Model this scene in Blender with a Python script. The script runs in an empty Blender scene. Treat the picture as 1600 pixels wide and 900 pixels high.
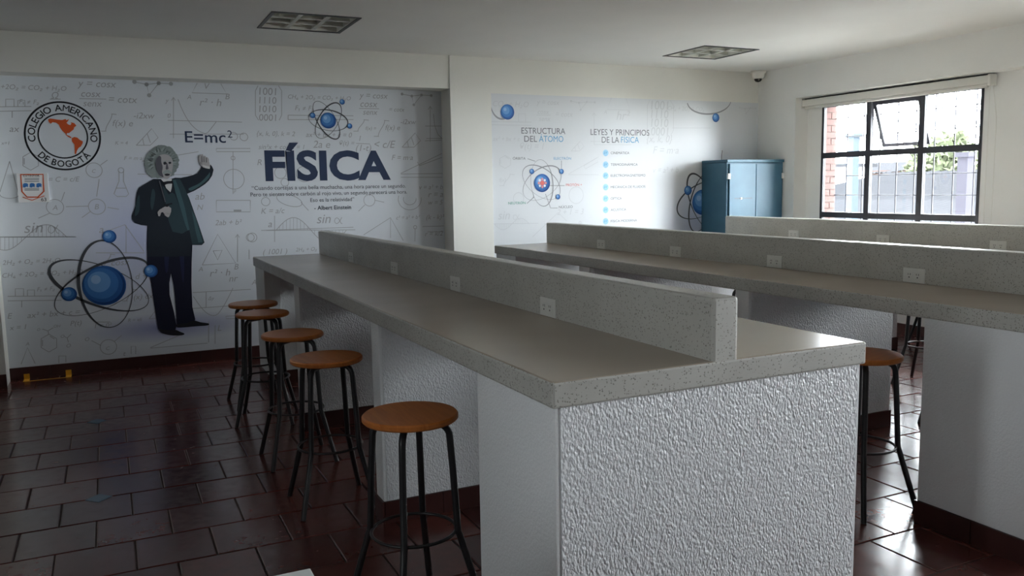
import bpy, bmesh, math, random
from mathutils import Vector, Matrix
random.seed(7)
scene = bpy.context.scene
COL = scene.collection
rad = math.radians

# ------------------------------------------------------------------ camera
F_PX, YAW, PITCH, ROLL, CAM_H = 1309.62, 25.6242, 6.818, -0.9781, 1.4828
_y, _p, _r = rad(YAW), rad(PITCH), rad(ROLL)
FW = Vector((math.sin(_y) * math.cos(_p), math.cos(_y) * math.cos(_p), -math.sin(_p)))
_rt0 = Vector((math.cos(_y), -math.sin(_y), 0)); _up0 = _rt0.cross(FW)
RT = _rt0 * math.cos(_r) + _up0 * math.sin(_r)
UP = -_rt0 * math.sin(_r) + _up0 * math.cos(_r)
CAM = Vector((0, 0, CAM_H))
cd = bpy.data.cameras.new('camera'); cd.sensor_width = 36; cd.lens = F_PX / 1600 * 36
cd.clip_start = 0.05; cd.clip_end = 300
cam = bpy.data.objects.new('camera', cd); COL.objects.link(cam)
cam.matrix_world = Matrix(((RT.x, UP.x, -FW.x, 0), (RT.y, UP.y, -FW.y, 0), (RT.z, UP.z, -FW.z, CAM_H), (0, 0, 0, 1)))
scene.camera = cam

# ------------------------------------------------------------------ world, exposure
world = bpy.data.worlds.new('overcast_sky'); scene.world = world; world.use_nodes = True
wb = world.node_tree.nodes['Background']
wb.inputs[0].default_value = (0.945, 0.97, 0.99, 1); wb.inputs[1].default_value = 58.0
vs = scene.view_settings
vs.view_transform = 'Standard'; vs.look = 'None'; vs.gamma = 1.0; vs.use_curve_mapping = False
vs.exposure = 0.2
scene.cycles.use_denoising = True
scene.cycles.max_bounces = 8; scene.cycles.diffuse_bounces = 5; scene.cycles.transparent_max_bounces = 16
scene.cycles.sample_clamp_indirect = 8.0; scene.cycles.sample_clamp_direct = 0.0
scene.cycles.caustics_reflective = False; scene.cycles.caustics_refractive = False; scene.cycles.blur_glossy = 1.0

# ------------------------------------------------------------------ dimensions (metres)
YB, YC, ZC = 7.77, 7.537, 2.73          # mural recess, beam/column face, ceiling
XL, XCL, XCR = -0.794, 2.997, 3.42      # left column edge, middle column
XR, XW = 6.761, 6.943                   # right beam face, right wall face
ZBM, ZBR, BASE = 2.424, 2.39, 0.10      # beam undersides, baseboard height
X_LEFT, Y_FRONT = -2.6, -3.4
YCOL = 6.955
WINDOWS = [(4.91, 6.75), (3.30, 4.20), (0.55, 1.60), (-3.1, -1.55)]  # first one is seen; the others are added out of view, sized for the light
LEFT_FILL_WINDOW = (0.57, 0.98)                # unseen; added in the wall left of the camera as fill light
WZ0, WZ1 = 0.93, 2.30

def on_wall(px, py, yw):
    """point (X, Z) of a photograph pixel on the wall plane Y = yw"""
    d = FW + RT * ((px - 800) / F_PX) - UP * ((py - 450) / F_PX)
    t = yw / d.y
    return d.x * t, CAM_H + d.z * t

# light portals: they only tell the renderer where the window openings are
for (y0, y1) in WINDOWS + [LEFT_FILL_WINDOW]:
    ld = bpy.data.lights.new('window_portal', 'AREA'); ld.shape = 'RECTANGLE'
    ld.size = WZ1 - WZ0; ld.size_y = y1 - y0; ld.cycles.is_portal = True
    lo = bpy.data.objects.new('window_portal', ld); COL.objects.link(lo)
    lo.location = (7.13, (y0 + y1) / 2, (WZ0 + WZ1) / 2); lo.rotation_euler = (0, rad(90), 0)
    if y0 == LEFT_FILL_WINDOW[0]: lo.location.x = X_LEFT - 0.14; lo.rotation_euler = (0, rad(-90), 0)

# ------------------------------------------------------------------ materials
def mat(name, rgb=(0.8, 0.8, 0.8), rough=0.5, metal=0.0, spec=0.5, coat=0.0):
    m = bpy.data.materials.new(name); m.use_nodes = True
    b = m.node_tree.nodes['Principled BSDF']
    b.inputs['Base Color'].default_value = (*rgb, 1); b.inputs['Roughness'].default_value = rough
    b.inputs['Metallic'].default_value = metal; b.inputs['Specular IOR Level'].default_value = spec
    b.inputs['Coat Weight'].default_value = coat
    return m
class NT:
    def __init__(s, m):
        s.t = m.node_tree; s.b = s.t.nodes['Principled BSDF']
        s.co = s.t.nodes.new('ShaderNodeTexCoord').outputs['Object']
    def n(s, typ, **kw):
        nd = s.t.nodes.new(typ)
        for k, v in kw.items():
            if k in nd.inputs.keys(): nd.inputs[k].default_value = v
            else: setattr(nd, k, v)
        return nd
    def l(s, a, b): s.t.links.new(a, b)
    def noise(s, scale, detail=3, rough=0.5, co=None):
        nd = s.n('ShaderNodeTexNoise', Scale=scale, Detail=detail, Roughness=rough); s.l(co or s.co, nd.inputs['Vector']); return nd.outputs[0]
    def ramp(s, fac, stops):
        nd = s.n('ShaderNodeValToRGB'); e = nd.color_ramp.elements
        while len(e) < len(stops): e.new(0.5)
        for i, (p, c) in enumerate(stops): e[i].position = p; e[i].color = (*c, 1) if len(c) == 3 else c
        s.l(fac, nd.inputs[0]); return nd.outputs[0]
    def mix(s, fac, a, b, mode='MIX'):
        nd = s.n('ShaderNodeMix', data_type='RGBA', blend_type=mode)
        for sock, v in ((nd.inputs[0], fac), (nd.inputs[6], a), (nd.inputs[7], b)):
            if hasattr(v, 'is_output'): s.l(v, sock)
            elif isinstance(v, (int, float)): sock.default_value = v
            else: sock.default_value = (*v, 1)
        return nd.outputs[2]
    def math(s, op, a, b=0.0, c=None):
        nd = s.n('ShaderNodeMath', operation=op)
        for i, v in enumerate((a, b) if c is None else (a, b, c)):
            if hasattr(v, 'is_output'): s.l(v, nd.inputs[i])
            else: nd.inputs[i].default_value = v
        return nd.outputs[0]
    def bump(s, h, strength, dist):
        nd = s.n('ShaderNodeBump', Strength=strength, Distance=dist); s.l(h, nd.inputs['Height']); s.l(nd.outputs[0], s.b.inputs['Normal'])
    def base(s, c): s.l(c, s.b.inputs['Base Color'])
    def rough(s, c): s.l(c, s.b.inputs['Roughness'])

M = {}
def m_wall(name, rgb, scale=60, st=0.15):
    m = mat(name, rgb, 0.75, spec=0.3); t = NT(m)
    n = t.noise(2.2, 4)
    t.base(t.mix(t.ramp(n, [(0.3, (0, 0, 0)), (0.7, (1, 1, 1))]), tuple(c * 0.965 for c in rgb), rgb))
    t.bump(t.noise(scale, 3), st, 0.004); return m
M['wall'] = m_wall('wall_paint', (0.83, 0.825, 0.775))
M['wall_right'] = m_wall('wall_paint_right', (0.86, 0.86, 0.835))
M['wall_dim'] = m_wall('unseen_wall_grey', (0.24, 0.24, 0.235))  # for the unseen left and front walls, made dark to cut bounced light
M['ceiling'] = m_wall('ceiling_paint', (0.85, 0.85, 0.815), 30, 0.08)
M['pier'] = m_wall('smooth_white_render', (0.78, 0.795, 0.80), 110, 0.75)

m = mat('textured_white_render', (0.73, 0.745, 0.76), 0.30, spec=0.55); t = NT(m)
mp = t.n('ShaderNodeMapping'); mp.inputs['Scale'].default_value = (1, 1, 0.62); t.l(t.co, mp.inputs[0])
d1 = t.noise(85, 2, 0.5, mp.outputs[0]); d2 = t.noise(190, 2, 0.5, mp.outputs[0])
wv = t.n('ShaderNodeTexVoronoi', Scale=150.0, feature='SMOOTH_F1', Smoothness=0.7); t.l(mp.outputs[0], wv.inputs['Vector'])
h = t.math('ADD', t.math('MULTIPLY', d1, 0.8), t.math('ADD', t.math('MULTIPLY', d2, 0.5), t.math('MULTIPLY', wv.outputs[0], -0.6)))
t.bump(h, 0.95, 0.0095); M['texture'] = m

def m_terrazzo(name, k, r0, r1, cf):
    m = mat(name, (0.4, 0.4, 0.38), 0.33, spec=0.5); t = NT(m)
    n1 = t.noise(3.0, 5, 0.6)
    nz = t.n('ShaderNodeTexNoise', Scale=220.0, Detail=1.0); t.l(t.co, nz.inputs['Vector'])
    dv = t.n('ShaderNodeVectorMath', operation='SCALE'); dv.inputs['Scale'].default_value = 0.009; t.l(nz.outputs['Color'], dv.inputs[0])
    da = t.n('ShaderNodeVectorMath', operation='ADD'); t.l(t.co, da.inputs[0]); t.l(dv.outputs[0], da.inputs[1]); dist = da.outputs[0]
    basec = t.ramp(n1, [(0.25, k[0]), (0.55, k[1]), (0.8, k[2])])
    vo = t.n('ShaderNodeTexVoronoi', Scale=140.0, Randomness=1.0); t.l(dist, vo.inputs['Vector'])
    sel = t.n('ShaderNodeSeparateColor'); t.l(vo.outputs['Color'], sel.inputs[0])
    chip = t.math('MULTIPLY', t.math('LESS_THAN', vo.outputs['Distance'], 0.36), t.math('GREATER_THAN', sel.outputs[0], 0.62))
    chipc = t.mix(sel.outputs[1], (0.11, 0.105, 0.09), (0.24, 0.21, 0.175))
    c1 = t.mix(t.math('MULTIPLY', chip, cf), basec, chipc)
    vo2 = t.n('ShaderNodeTexVoronoi', Scale=210.0); t.l(t.co, vo2.inputs['Vector'])
    sel2 = t.n('ShaderNodeSeparateColor'); t.l(vo2.outputs['Color'], sel2.inputs[0])
    ch2 = t.math('MULTIPLY', t.math('LESS_THAN', vo2.outputs['Distance'], 0.4), t.math('GREATER_THAN', sel2.outputs[0], 0.7))
    t.base(t.mix(t.math('MULTIPLY', ch2, cf * 0.45), c1, (0.5, 0.49, 0.46)))
    t.rough(t.ramp(t.noise(9, 4), [(0.3, (r0,) * 3), (0.75, (r1,) * 3)]))
    t.bump(t.noise(25, 3), 0.05, 0.004); return m

M['terrazzo'] = m_terrazzo('terrazzo', ((0.41, 0.405, 0.37), (0.49, 0.485, 0.445), (0.54, 0.535, 0.495)), 0.3, 0.45, 0.8)
m = mat('warm_terrazzo_top', (0.40, 0.335, 0.265), 0.25, spec=0.5); t = NT(m)  # top face warmer and darker than the bench sides
t.base(t.ramp(t.noise(1.6, 2), [(0.3, (0.375, 0.31, 0.245)), (0.75, (0.44, 0.375, 0.305))])); M['terrazzo_top'] = m
m = mat('red_clay_tile', (0.10, 0.03, 0.025), 0.2, spec=0.5); t = NT(m)
oi = t.n('ShaderNodeObjectInfo')
vec = t.n('ShaderNodeVectorMath', operation='ADD'); t.l(t.co, vec.inputs[0])
sc_ = t.n('ShaderNodeVectorMath', operation='SCALE'); sc_.inputs['Scale'].default_value = 1.0
cmb = t.n('ShaderNodeCombineXYZ'); r40 = t.math('MULTIPLY', oi.outputs['Random'], 40.0)
t.l(r40, cmb.inputs[0]); t.l(r40, cmb.inputs[1]); t.l(cmb.outputs[0], vec.inputs[1])
tone = t.ramp(oi.outputs['Random'], [(0.0, (0.070, 0.020, 0.018)), (0.5, (0.105, 0.030, 0.025)), (1.0, (0.135, 0.040, 0.031))])
t.base(t.mix(t.ramp(t.noise(14, 4, 0.6, vec.outputs[0]), [(0.3, (0, 0, 0)), (0.75, (1, 1, 1))]), tone, t.mix(0.35, tone, (0.05, 0.022, 0.02))))
t.rough(t.ramp(t.noise(18, 3, 0.5, vec.outputs[0]), [(0.3, (0.15,) * 3), (0.8, (0.30,) * 3)]))
t.bump(t.noise(9, 2, 0.5, vec.outputs[0]), 0.07, 0.006); M['tile'] = m
M['grout'] = m_wall('dark_grout', (0.045, 0.032, 0.028), 80, 0.3)
M['baseboard'] = mat('dark_red_baseboard_tile', (0.050, 0.016, 0.014), 0.32)
M['blue_inlay'] = mat('blue_glazed_inlay', (0.075, 0.14, 0.20), 0.25)
M['yellow'] = mat('yellow_floor_tape', (0.72, 0.36, 0.02), 0.5)

m = mat('orange_wood', (0.45, 0.17, 0.06), 0.36, spec=0.2, coat=0.0); t = NT(m)
mp = t.n('ShaderNodeMapping'); mp.inputs['Scale'].default_value = (2.5, 30, 8); t.l(t.co, mp.inputs[0])
t.base(t.ramp(t.noise(1.6, 5, 0.6, mp.outputs[0]), [(0.25, (0.38, 0.115, 0.026)), (0.5, (0.50, 0.165, 0.040)), (0.8, (0.58, 0.21, 0.055))]))
M['wood'] = m
M['black_metal'] = mat('black_painted_metal', (0.012, 0.012, 0.013), 0.38, spec=0.5)
M['frame_black'] = mat('black_window_steel', (0.018, 0.017, 0.024), 0.5)
M['plastic'] = mat('ivory_plastic', (0.74, 0.74, 0.70), 0.4)
M['slot'] = mat('dark_slot', (0.03, 0.03, 0.03), 0.6)
M['blind'] = mat('pale_grey_blind', (0.70, 0.69, 0.64), 0.6)
M['white_plastic'] = mat('white_plastic', (0.78, 0.77, 0.72), 0.45)
M['dome'] = mat('smoked_dome', (0.02, 0.018, 0.018), 0.1)
M['dark_metal'] = mat('dark_grey_metal', (0.05, 0.05, 0.048), 0.45)
M['louver'] = mat('grey_satin_louver', (0.52, 0.52, 0.47), 0.4)
M['housing'] = mat('grey_lamp_housing', (0.80, 0.80, 0.74), 0.45)
m = mat('blue_cabinet_paint', (0.17, 0.42, 0.56), 0.5); t = NT(m)
t.base(t.ramp(t.noise(5, 4), [(0.3, (0.027, 0.095, 0.15)), (0.7, (0.036, 0.114, 0.172))])); M['cabinet'] = m
M['chrome'] = mat('bright_metal', (0.8, 0.8, 0.8), 0.25, metal=1.0)
M['paper'] = mat('white_sticker', (0.85, 0.85, 0.85), 0.5)
M['desk'] = m_wall('white_desk_laminate', (0.72, 0.75, 0.74), 20, 0.03)
m = bpy.data.materials.new('window_glass'); m.use_nodes = True; nt = m.node_tree; nt.nodes.clear()
o_ = nt.nodes.new('ShaderNodeOutputMaterial'); mx = nt.nodes.new('ShaderNodeMixShader'); tr = nt.nodes.new('ShaderNodeBsdfTransparent'); gl = nt.nodes.new('ShaderNodeBsdfGlossy')
tr.inputs[0].default_value = (0.93, 0.95, 0.96, 1); gl.inputs['Roughness'].default_value = 0.02
fr = nt.nodes.new('ShaderNodeFresnel'); fr.inputs[0].default_value = 1.3
nt.links.new(fr.outputs[0], mx.inputs[0]); nt.links.new(tr.outputs[0], mx.inputs[1]); nt.links.new(gl.outputs[0], mx.inputs[2]); nt.links.new(mx.outputs[0], o_.inputs[0])
M['glass'] = m
# outside
_before = set(M)
M['brick'] = mat('pink_brick', (0.085, 0.054, 0.050), 0.8)
M['mortar'] = mat('pale_mortar', (0.06, 0.05, 0.045), 0.9)
M['roof'] = mat('grey_fibre_cement_roof', (0.0165, 0.0168, 0.0182), 0.85)
M['roof_dark'] = mat('weathered_roof', (0.0135, 0.0138, 0.0150), 0.85)
M['white_house'] = mat('white_house_wall', (0.75, 0.75, 0.75), 0.85)
M['terra_house'] = mat('terracotta_house_wall', (0.036, 0.024, 0.020), 0.85)
M['bluegrey'] = mat('blue_grey_post_paint', (0.022, 0.027, 0.033), 0.7)
M['purplegrey'] = mat('mauve_grey_post_paint', (0.026, 0.025, 0.031), 0.7)
M['leaf'] = mat('tree_leaf', (0.040, 0.046, 0.028), 0.7)
M['bark'] = mat('tree_bark', (0.12, 0.09, 0.06), 0.9)
M['ground'] = mat('outside_ground', (0.42, 0.41, 0.38), 0.95)
for q_ in set(M) - _before: M[q_].node_tree.nodes['Principled BSDF'].inputs['Specular IOR Level'].default_value = 0.0
def flat(name, rgb, rough=0.55): M[name] = mat(name, rgb, rough, spec=0.25)
flat('print_navy', (0.028, 0.045, 0.095)); flat('print_black', (0.015, 0.015, 0.020)); flat('print_red', (0.60, 0.10, 0.025))
flat('print_text', (0.05, 0.06, 0.085)); flat('print_blue_text', (0.12, 0.36, 0.58)); flat('print_red_text', (0.65, 0.16, 0.14)); flat('print_green_text', (0.08, 0.36, 0.27))
flat('print_grey_text', (0.16, 0.17, 0.19)); flat('print_sketch', (0.40, 0.41, 0.43)); flat('print_sketch_faint', (0.61, 0.63, 0.655))
flat('print_ball_dark', (0.012, 0.055, 0.20)); flat('print_ball_mid', (0.025, 0.11, 0.34)); flat('print_ball', (0.05, 0.18, 0.47)); flat('print_ball_light', (0.14, 0.32, 0.62)); flat('print_ball_shine', (0.30, 0.48, 0.72))
flat('print_orbit', (0.07, 0.075, 0.085)); flat('print_orbit_soft', (0.30, 0.31, 0.33)); flat('print_icon', (0.36, 0.62, 0.80)); flat('print_white', (0.80, 0.81, 0.83)); flat('print_pink', (0.70, 0.30, 0.30))
flat('print_suit', (0.016, 0.022, 0.032)); flat('print_suit_light', (0.030, 0.055, 0.068)); flat('print_suit_teal', (0.055, 0.11, 0.125)); flat('print_trousers', (0.009, 0.010, 0.026)); flat('print_trouser_light', (0.016, 0.020, 0.06))
flat('print_hair', (0.23, 0.27, 0.265)); flat('print_hair_light', (0.31, 0.36, 0.36)); flat('print_hair_dark', (0.13, 0.165, 0.165)); flat('print_skin', (0.42, 0.40, 0.41)); flat('print_skin_shade', (0.10, 0.10, 0.12)); flat('print_skin_dark', (0.025, 0.028, 0.036)); flat('print_shirt', (0.62, 0.62, 0.62))

def m_mural(name, blobs, paper):
    m = mat(name, (0.74, 0.76, 0.79), 0.42, spec=0.35); t = NT(m)
    sx = t.n('ShaderNodeSeparateXYZ'); t.l(t.co, sx.inputs[0])
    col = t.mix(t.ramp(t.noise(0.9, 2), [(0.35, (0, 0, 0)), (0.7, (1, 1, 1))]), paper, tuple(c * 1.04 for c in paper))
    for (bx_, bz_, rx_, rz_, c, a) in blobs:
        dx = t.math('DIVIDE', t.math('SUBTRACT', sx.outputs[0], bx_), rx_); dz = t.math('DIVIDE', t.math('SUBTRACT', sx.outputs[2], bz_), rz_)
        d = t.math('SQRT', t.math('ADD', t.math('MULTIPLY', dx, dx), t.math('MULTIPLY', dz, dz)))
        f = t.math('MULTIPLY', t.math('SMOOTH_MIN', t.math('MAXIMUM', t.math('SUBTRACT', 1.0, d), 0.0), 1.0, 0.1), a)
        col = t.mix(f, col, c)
    t.base(col); return m

# ------------------------------------------------------------------ mesh helpers
class MB:
    def __init__(s): s.v = []; s.f = []; s.sm = []
    def add(s, vs_, fs, smooth=False):
        o = len(s.v); s.v += [tuple(v) for v in vs_]; s.f += [tuple(i + o for i in f) for f in fs]; s.sm += [smooth] * len(fs); return s
    def box(s, x0, y0, z0, x1, y1, z1):
        return s.add([(x0, y0, z0), (x1, y0, z0), (x1, y1, z0), (x0, y1, z0), (x0, y0, z1), (x1, y0, z1), (x1, y1, z1), (x0, y1, z1)],
                     [(3, 2, 1, 0), (4, 5, 6, 7), (0, 1, 5, 4), (1, 2, 6, 5), (2, 3, 7, 6), (3, 0, 4, 7)])
    def tube(s, pts, r, n=10, cap=True, closed=False):
        P = [Vector(p) for p in pts]; N = len(P); rr = r if isinstance(r, (list, tuple)) else [r] * N
        ref = None; vs_ = []
        for i in range(N):
            a = P[(i - 1) % N] if (i > 0 or closed) else P[i]; b = P[(i + 1) % N] if (i < N - 1 or closed) else P[i]
            d = (b - a).normalized()
            if ref is None: ref = Vector((0, 0, 1)) if abs(d.z) < 0.9 else Vector((1, 0, 0))
            u = d.cross(ref)
            if u.length < 1e-5: u = d.cross(Vector((0, 1, 0)))
            u.normalize(); w = u.cross(d).normalized(); ref = w
            for k in range(n):
                an = 2 * math.pi * k / n; vs_.append(P[i] + (u * math.cos(an) + w * math.sin(an)) * rr[i])
        fs = []
        for i in range(N if closed else N - 1):
            for k in range(n):
                a = i * n + k; b = i * n + (k + 1) % n; c = ((i + 1) % N) * n + (k + 1) % n; e = ((i + 1) % N) * n + k
                fs.append((a, b, c, e))
        s.add(vs_, fs, True)
        if cap and not closed:
            s.add(vs_[:n], [tuple(range(n - 1, -1, -1))]); s.add(vs_[-n:], [tuple(range(n))])
        return s
    def lathe(s, prof, n=32, c=(0, 0, 0), smooth=True):
        vs_ = []; fs = []
        for (r, z) in prof:
            for k in range(n):
                a = 2 * math.pi * k / n; vs_.append((c[0] + r * math.cos(a), c[1] + r * math.sin(a), c[2] + z))
        for i in range(len(prof) - 1):
            for k in range(n): fs.append((i * n + k, i * n + (k + 1) % n, (i + 1) * n + (k + 1) % n, (i + 1) * n + k))
        s.add(vs_, fs, smooth)
        if prof[0][0] > 1e-4: s.add(vs_[:n], [tuple(range(n - 1, -1, -1))])
        if prof[-1][0] > 1e-4: s.add(vs_[-n:], [tuple(range(n))])
        return s
    def mesh(s, name):
        me = bpy.data.meshes.new(name); me.from_pydata(s.v, [], s.f); me.update()
        me.polygons.foreach_set('use_smooth', s.sm); return me
    def build(s, name, material, parent=None, bevel=0.0, seg=2):
        me = s.mesh(name)
        if bevel:
            bm = bmesh.new(); bm.from_mesh(me)
            bmesh.ops.bevel(bm, geom=[e for e in bm.edges], offset=bevel, segments=seg, affect='EDGES', profile=0.5)
            bm.to_mesh(me); bm.free()
        return obj(name, me, material, parent)
def obj(name, me, material=None, parent=None):
    o = bpy.data.objects.new(name, me); COL.objects.link(o)
    if material and not me.materials: me.materials.append(M[material] if isinstance(material, str) else material)
    if parent: o.parent = parent
    return o
def tag(o, label=None, cat=None, group=None, kind=None):
    if label: o['label'] = label
    if cat: o['category'] = cat
    if group: o['group'] = group
    if kind: o['kind'] = kind
    return o
def thing(name, loc, label, cat, group=None, rz=0):
    o = bpy.data.objects.new(name, None); COL.objects.link(o); o.empty_display_size = 0.1
    o.location = loc; o.rotation_euler = (0, 0, rz); return tag(o, label, cat, group)
def struct(o): o['kind'] = 'structure'; return o
def B(*a): return MB().box(*a)

# ------------------------------------------------------------------ floor
flr = struct(B(X_LEFT, Y_FRONT, -0.12, 7.1, 7.95, -0.004).build('floor', 'grout'))
PX, PY, G = 0.304, 0.3195, 0.006
def tile_mesh():
    hx, hy, c, z = (PX - G) / 2, (PY - G) / 2, 0.004, 0.0
    vs_ = [(-hx, -hy, -0.006), (hx, -hy, -0.006), (hx, hy, -0.006), (-hx, hy, -0.006), (-hx, -hy, -0.0025), (hx, -hy, -0.0025), (hx, hy, -0.0025), (-hx, hy, -0.0025),
           (-hx + c, -hy + c, z), (hx - c, -hy + c, z), (hx - c, hy - c, z), (-hx + c, hy - c, z)]
    fs = [(8, 9, 10, 11)]
    for i in range(4):
        j = (i + 1) % 4; fs += [(i, j, j + 4, i + 4), (i + 4, j + 4, j + 8, i + 8)]
    mb = MB(); mb.add(vs_, fs); return mb.mesh('floor_tile')
TILE = tile_mesh(); TILE.materials.append(M['tile'])
rest = MB(); cand = []
def cut_tile(a, b, y):
    x, k = (a + b) / 2, (b - a) / PX
    rest.add([(vx.co.x * k + x, vx.co.y + y, vx.co.z) for vx in TILE.vertices], [tuple(p.vertices) for p in TILE.polygons])
def tile_rows(xlo, xhi, yrow0, xoff):
    r0 = int((Y_FRONT - yrow0) / PY) - 1
    for r in range(r0, r0 + 60):
        y = yrow0 + (r + 0.5) * PY
        if y + PY / 2 < Y_FRONT or y - PY / 2 > YB: continue
        k0 = int((xlo - 1 - xoff) / PX)
        for k in range(k0, k0 + 60):
            x = xoff + (k + 0.5) * PX + (PX / 2 if r % 2 else 0); a, b = x - PX / 2, x + PX / 2
            if b <= xlo + 0.01 or a >= xhi - 0.01: continue
            if a < xlo - 0.002 or b > xhi + 0.002: cut_tile(max(a, xlo), min(b, xhi), y)
            else: cand.append((x, y))
tile_rows(X_LEFT, 1.6, 4.157, 0.015)          # joints: rows at 4.157, staggered by half a tile
tile_rows(1.6, 6.95, 3.009, -0.123)
def in_view(x, y):
    d = Vector((x, y, 0)) - CAM; z = d.dot(FW)
    if z < 0.3: return 0
    u = 800 + F_PX * d.dot(RT) / z; v = 450 - F_PX * d.dot(UP) / z
    if not (-60 < u < 1660 and -50 < v < 960): return 0
    if x < 1.25: return 1.0 / z
    if y > 6.5 or (1.1 < x < 2.2 and y < 6.6): return 0
    return (1.0 if 1330 < u < 1700 else 0.4) / z
cand.sort(key=lambda c: -in_view(*c))
for i, (x, y) in enumerate(cand):
    if i < 260 and in_view(x, y) > 0:
        o = obj('floor_tile', TILE, None, flr); o.location = (x, y, random.uniform(-0.0006, 0.0004))
        o.rotation_euler = (random.gauss(0, 0.0022), random.gauss(0, 0.0022), random.gauss(0, 0.0015) + (math.pi if random.random() < .5 else 0))
    else:
        rest.add([(vx.co.x + x, vx.co.y + y, vx.co.z) for vx in TILE.vertices], [tuple(p.vertices) for p in TILE.polygons])
o = rest.build('floor_tile', 'tile', flr); o['kind'] = 'stuff'
for (x, y) in ((-0.129, 4.474), (-0.15, 6.05)):
    MB().add([(x - 0.06, y, 0.0016), (x, y - 0.062, 0.0016), (x + 0.06, y, 0.0016), (x, y + 0.062, 0.0016), (x - 0.06, y, -0.004), (x, y - 0.062, -0.004), (x + 0.06, y, -0.004), (x, y + 0.062, -0.004)],
             [(0, 1, 2, 3), (0, 4, 5, 1), (1, 5, 6, 2), (2, 6, 7, 3), (3, 7, 4, 0)]).build('blue_inlay', 'blue_inlay', flr)

# ------------------------------------------------------------------ room shell
struct(B(X_LEFT - 0.15, Y_FRONT - 0.15, ZC + 0.002, 7.1, 7.95, ZC + 0.2).build('ceiling_slab', 'ceiling')).name = 'ceiling_structure'
def ceiling_sheet(holes):
    xs = sorted({X_LEFT, 6.95} | {h[0] for h in holes} | {h[2] for h in holes}); ys = sorted({Y_FRONT, 7.8} | {h[1] for h in holes} | {h[3] for h in holes})
    mb = MB()
    for a, b in zip(xs, xs[1:]):
        for c, d in zip(ys, ys[1:]):
            if any(a >= h[0] - 1e-6 and b <= h[2] + 1e-6 and c >= h[1] - 1e-6 and d <= h[3] + 1e-6 for h in holes): continue
            mb.add([(a, c, ZC), (b, c, ZC), (b, d, ZC), (a, d, ZC)], [(3, 2, 1, 0)])
    return mb
LIGHTS = [(1.445, 6.45), (5.28, 6.555)]; LH = 0.30
bpy.data.objects.remove(bpy.data.objects['ceiling_structure'])
mb = ceiling_sheet([(x - LH, y - LH, x + LH, y + LH) for x, y in LIGHTS])
mb.box(X_LEFT - 0.15, Y_FRONT - 0.15, ZC + 0.12, 7.1, 7.95, ZC + 0.25)
struct(mb.build('ceiling', 'ceiling'))
mb = MB(); a, b = X_LEFT - 0.15, X_LEFT
mb.box(a, Y_FRONT - 0.15, -0.1, b, 7.95, WZ0); mb.box(a, Y_FRONT - 0.15, WZ1, b, 7.95, ZC + 0.12); mb.box(a, Y_FRONT - 0.15, WZ0, b, LEFT_FILL_WINDOW[0], WZ1); mb.box(a, LEFT_FILL_WINDOW[1], WZ0, b, 7.95, WZ1)
struct(mb.build('wall_left', 'wall_dim'))
struct(B(X_LEFT, Y_FRONT - 0.15, -0.1, 7.1, Y_FRONT, ZC + 0.12).build('wall_front', 'wall_dim'))
struct(B(X_LEFT, YB, -0.1, 7.1, YB + 0.15, ZC + 0.12).build('wall_back', 'wall'))
struct(B(XL, YC, ZBM, XCL, YB, ZC + 0.1).build('trim_1', 'wall'))                        # beam over the mural recess
struct(B(X_LEFT, YC, -0.1, XL, YB, ZC + 0.1).build('column_left', 'wall', bevel=0))
struct(B(XCL, YC - 0.012, -0.1, XCR, YB, ZC + 0.1).build('column_middle', 'wall'))
struct(B(XCR, YC, -0.1, 6.96, YB, ZC + 0.1).build('wall_back_right', 'wall'))
struct(B(XR, Y_FRONT, ZBR, 6.96, YC, ZC + 0.1).build('trim_2', 'wall_right'))            # beam along the window wall
struct(B(XR, YCOL, -0.1, 6.96, YC, ZBR).build('column_right', 'wall_right'))
mb = MB(); XO = 7.15
ys = [Y_FRONT] + [v for w in sorted(WINDOWS) for v in w] + [7.95]
mb.box(XW, Y_FRONT, -0.1, XO, 7.95, WZ0); mb.box(XW, Y_FRONT, WZ1, XO, 7.95, ZC + 0.12)
for i in range(0, len(ys), 2): mb.box(XW, ys[i], WZ0, XO, ys[i + 1], WZ1)
struct(mb.build('wall_right', 'wall_right'))
# baseboards made of tiles
def baseboard(name, x0, y0, x1, y1, nx, ny, h=BASE, th=0.012, parent=None):
    """tiles of about 0.3 m along the segment, standing proud by th towards (nx, ny)"""
    L = math.hypot(x1 - x0, y1 - y0); n = max(1, round(L / 0.30)); dx, dy = (x1 - x0) / n, (y1 - y0) / n; g = 0.0015 / (L / n)
    if parent is None:
        parent = struct(B(min(x0, x1, x0 + nx * .004, x1 + nx * .004), min(y0, y1, y0 + ny * .004, y1 + ny * .004), 0, max(x0, x1, x0 + nx * .004, x1 + nx * .004), max(y0, y1, y0 + ny * .004, y1 + ny * .004), h - 0.003).build(name, 'grout'))
    for i in range(n):
        ax, ay, bx_, by_ = x0 + dx * (i + g), y0 + dy * (i + g), x0 + dx * (i + 1 - g), y0 + dy * (i + 1 - g)
        X = [ax, bx_, ax + nx * th, bx_ + nx * th]; Y = [ay, by_, ay + ny * th, by_ + ny * th]
        B(min(X), min(Y), 0.0005, max(X), max(Y), h).build('baseboard_tile', 'baseboard', parent)
baseboard('baseboard_back', XL, YB, XCL, YB, 0, -1)
baseboard('baseboard_left', X_LEFT, YC, XL, YC, 0, -1)
baseboard('baseboard_column', XCL, YC - 0.012, XCR, YC - 0.012, 0, -1)
baseboard('baseboard_right', XW, 4.6, XW, YCOL, -1, 0)
baseboard('baseboard_corner', XCR + .01, YC, 5.95, YC, 0, -1)

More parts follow.
